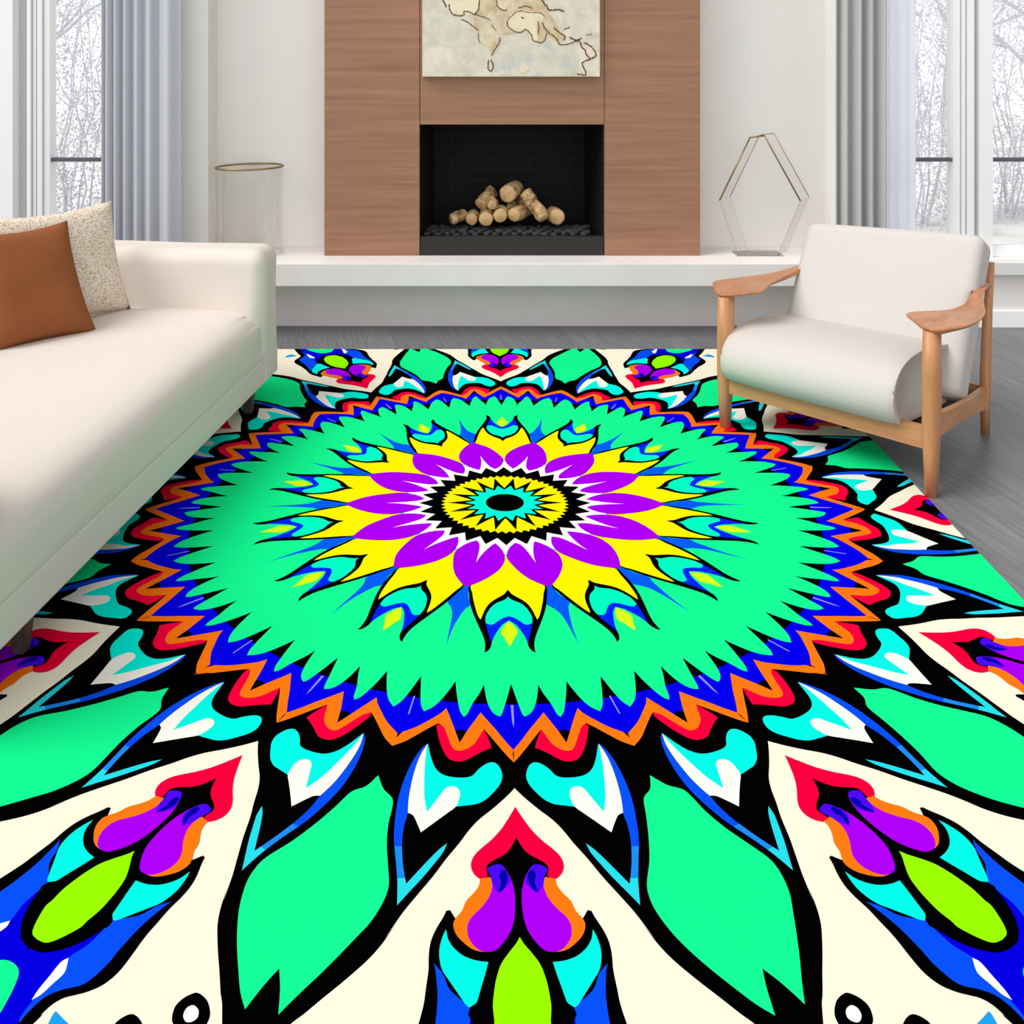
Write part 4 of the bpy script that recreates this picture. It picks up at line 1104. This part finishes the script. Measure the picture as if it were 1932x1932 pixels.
for u, s, foot in ((0.0, -1, 0.0), (W, 1, FZ)):
    bm = bmesh.new()
    post(bm, [(u, 0, foot, .019, .022), (u, 0, .15, .025, .031), (u, .002, .24, .027, .040), (u, .004, .40, .027, .043), (u, .006, .556, .024, .042)])
    link('leg', bm, M['chair_wood'], chair, True)
for u, s, foot in ((0.052, -1, 0.0), (W - 0.052, 1, FZ)):
    bm = bmesh.new()
    post(bm, [(u, D, foot, .015, .018), (u, D, .14, .018, .026), (u, D+.004, .25, .018, .028), (u, D+.025, .45, .016, .024), (u, D+.07, .655, .012, .015)])
    link('leg', bm, M['chair_wood'], chair, True)
def rail(name, a, b, h0, h1, th, dip=0.0, m=None):
    """a, b: centre-line ends (u,v,z) ; h0/h1 heights at the ends"""
    bm = bmesh.new()
    A, B = Vector(a), Vector(b)
    side = (B - A).cross(Vector((0,0,1))).normalized() * th/2
    rows = []
    n = 12
    for k in range(n + 1):
        t = k / n
        c = A.lerp(B, t)
        hh = (h0 + (h1-h0)*t) / 2 * (1 - dip*math.sin(math.pi*t))
        rows.append([bm.verts.new(sh(c + side + Vector((0,0,hh)))), bm.verts.new(sh(c - side + Vector((0,0,hh)))),
                     bm.verts.new(sh(c - side - Vector((0,0,hh)))), bm.verts.new(sh(c + side - Vector((0,0,hh))))])
    for r0, r1 in zip(rows, rows[1:]):
        for k in range(4): bm.faces.new((r0[k], r0[(k+1)%4], r1[(k+1)%4], r1[k]))
    bm.faces.new(rows[0]); bm.faces.new(rows[-1])
    bmesh.ops.bevel(bm, geom=[e for e in bm.edges if e.calc_face_angle(0) > .8], offset=0.004, segments=2, affect='EDGES')
    return link(name, bm, m or M['chair_wood'], chair)
rail('front_rail', (0.012, 0.0, .183), (W-.012, 0.0, .187), .068, .074, .026, m=M['rail_wood'])
rail('side_rail', (0.003, .02, .205), (.050, D-.01, .135), .085, .085, .024, 0.28, M['side_wood'])
rail('side_rail', (W-.003, .02, .222), (W-.050, D-.01, .138), .085, .085, .024, 0.28, M['side_wood'])
rail('back_rail', (.06, D, .15), (W-.06, D, .15), .06, .06, .022, m=M['rail_wood'])
bm = bmesh.new()
for k in range(5):
    v0 = .10 + k*.115
    add_box(bm, .02, W-.04, v0, v0+.07, .168-.01*k, .176-.01*k)
link('seat_straps', bm, M['strap'], chair)

def armrest(mirror):
    out = [(-.118,.078),(-.06,.01),(.0,-.034),(.035,-.025),(.085,.04),(.104,.11),(.098,.20),(.075,.32),(.045,.45),(.030,.56),(.022,D+.02),
           (-.012,D+.02),(-.014,.56),(-.006,.46),(-.012,.36),(-.034,.26),(-.082,.165)]
    if mirror:
        out = [(-.118,.078),(-.06,.01),(.0,-.030),(.040,-.012),(.080,.040),(.116,.098),(.098,.20),(.075,.32),(.045,.45),(.030,.56),(.022,D+.02),
               (-.012,D+.02),(-.014,.56),(-.020,.46),(-.036,.36),(-.062,.26),(-.094,.165)]
    pts = smooth_poly(out, 4, True, 75)
    if mirror: pts = [(-x, y) for x, y in reversed(pts)]
    base = 0.0 if mirror else W
    bm = bmesh.new()
    def zt(x, y):
        xx = -x if mirror else x
        lift = 0.018 * sstep(.36, .62, y) + 0.010 * sstep(.02, .12, abs(xx)) * (1 - sstep(.1,.4,y))
        return .566 + lift
    shift = lambda y: (-.052 if not mirror else .052) * sstep(.25, .69, y) * 1.0
    P = [(base + x + shift(y), y, zt(x, y)) for x, y in pts]
    n = len(P)
    cx = sum(p[0] for p in P)/n; cy = sum(p[1] for p in P)/n
    def ring(k, dz):
        r = []
        for i, (x, y, z) in enumerate(P):
            # inset towards the spine of the arm
            sx = base + shift(y) + (-.003 if not mirror else .003)
            r.append(bm.verts.new(sh((sx + (x - sx)*k, y + (cy - y)*(1-k)*.25, z + dz))))
        return r
    rings = [ring(.35, -.022 if mirror else -.030), ring(.62, -.018 if mirror else -.024), ring(.86, -.010 if mirror else -.013), ring(.985, -.003), ring(1.0, .001), ring(.97, .004), ring(.86, .004), ring(.5, .000), ring(.15, -.002)]
    for r0, r1 in zip(rings, rings[1:]):
        for k in range(n): bm.faces.new((r0[k], r0[(k+1)%n], r1[(k+1)%n], r1[k]))
    for r_ in (rings[0], rings[-1]):
        c = [v for v in r_]
        for t in tessellate_polygon([[v.co for v in c]]):
            try: bm.faces.new([c[i] for i in t])
            except ValueError: pass
    return link('armrest', bm, M['chair_arm'], chair, True)
armrest(True); armrest(False)

# seat : fat rolled profile swept across the chair
prof = [(.0,.208),(-.045,.222),(-.078,.262),(-.086,.312),(-.066,.362),(-.015,.402),(.07,.424),(.2,.426),(.34,.408),(.47,.386),(.57,.350),(.605,.29),(.58,.225),(.5,.188),(.35,.176),(.15,.190)]
pp = smooth_poly(prof, 3, True, 120)
pc = (.26, .30)
bm = bmesh.new()
rings = []
U0, U1 = .026, .712
for u, k in ((U0+.030, .70), (U0+.010, .84), (U0+.002, .92), (U0, .965), (U0+.006, .985), (U0+.03, 1.0), (.2, 1.012), (.4, 1.015), (.6, 1.012), (U1-.03, 1.0), (U1-.006, .985), (U1, .965), (U1-.002, .92), (U1-.010, .84), (U1-.030, .70)):
    rings.append([bm.verts.new(sh((u, pc[0] + (v-pc[0])*k, pc[1] + (z-pc[1])*k))) for v, z in pp])
n = len(pp)
for r0, r1 in zip(rings, rings[1:]):
    for k in range(n): bm.faces.new((r0[k], r0[(k+1)%n], r1[(k+1)%n], r1[k]))
for r_ in (rings[0], rings[-1]):
    c = sum((v.co for v in r_), Vector()) / n
    cv = bm.verts.new(c)
    for k in range(n): bm.faces.new((r_[k], r_[(k+1)%n], cv))
seat = link('seat_cushion', bm, M['chair_fabric'], chair, True)
for ui in (U0 + .002, U1 - .002):
    bm = bmesh.new()
    loop = [sh((ui, pc[0] + (v-pc[0])*.972, pc[1] + (z-pc[1])*.972)) for v, z in pp]
    add_tube(bm, loop + [loop[0]], [.0035]*(n+1), 6, cap=False)
    link('piping', bm, M['chair_fabric'], seat, True)
# back cushion
def back_def(w):
    bulge = 0.018 * (1 - ((w.x - .395)/.40)**2) * (1 - ((w.z)/.30)**2 if abs(w.z) < .3 else 0)
    y = w.y + (-bulge if w.y < 0 else bulge)
    t = R(27)
    v = .60 + y*math.cos(t) + w.z*math.sin(t)
    z = .545 - y*math.sin(t) + w.z*math.cos(t)
    return sh((w.x, v, z))
bm = bmesh.new()
rounded_box(bm, .022, .772, -.075, .075, -.40, .238, .045, 6, 10, back_def)
link('back_cushion', bm, M['chair_fabric'], chair, True)
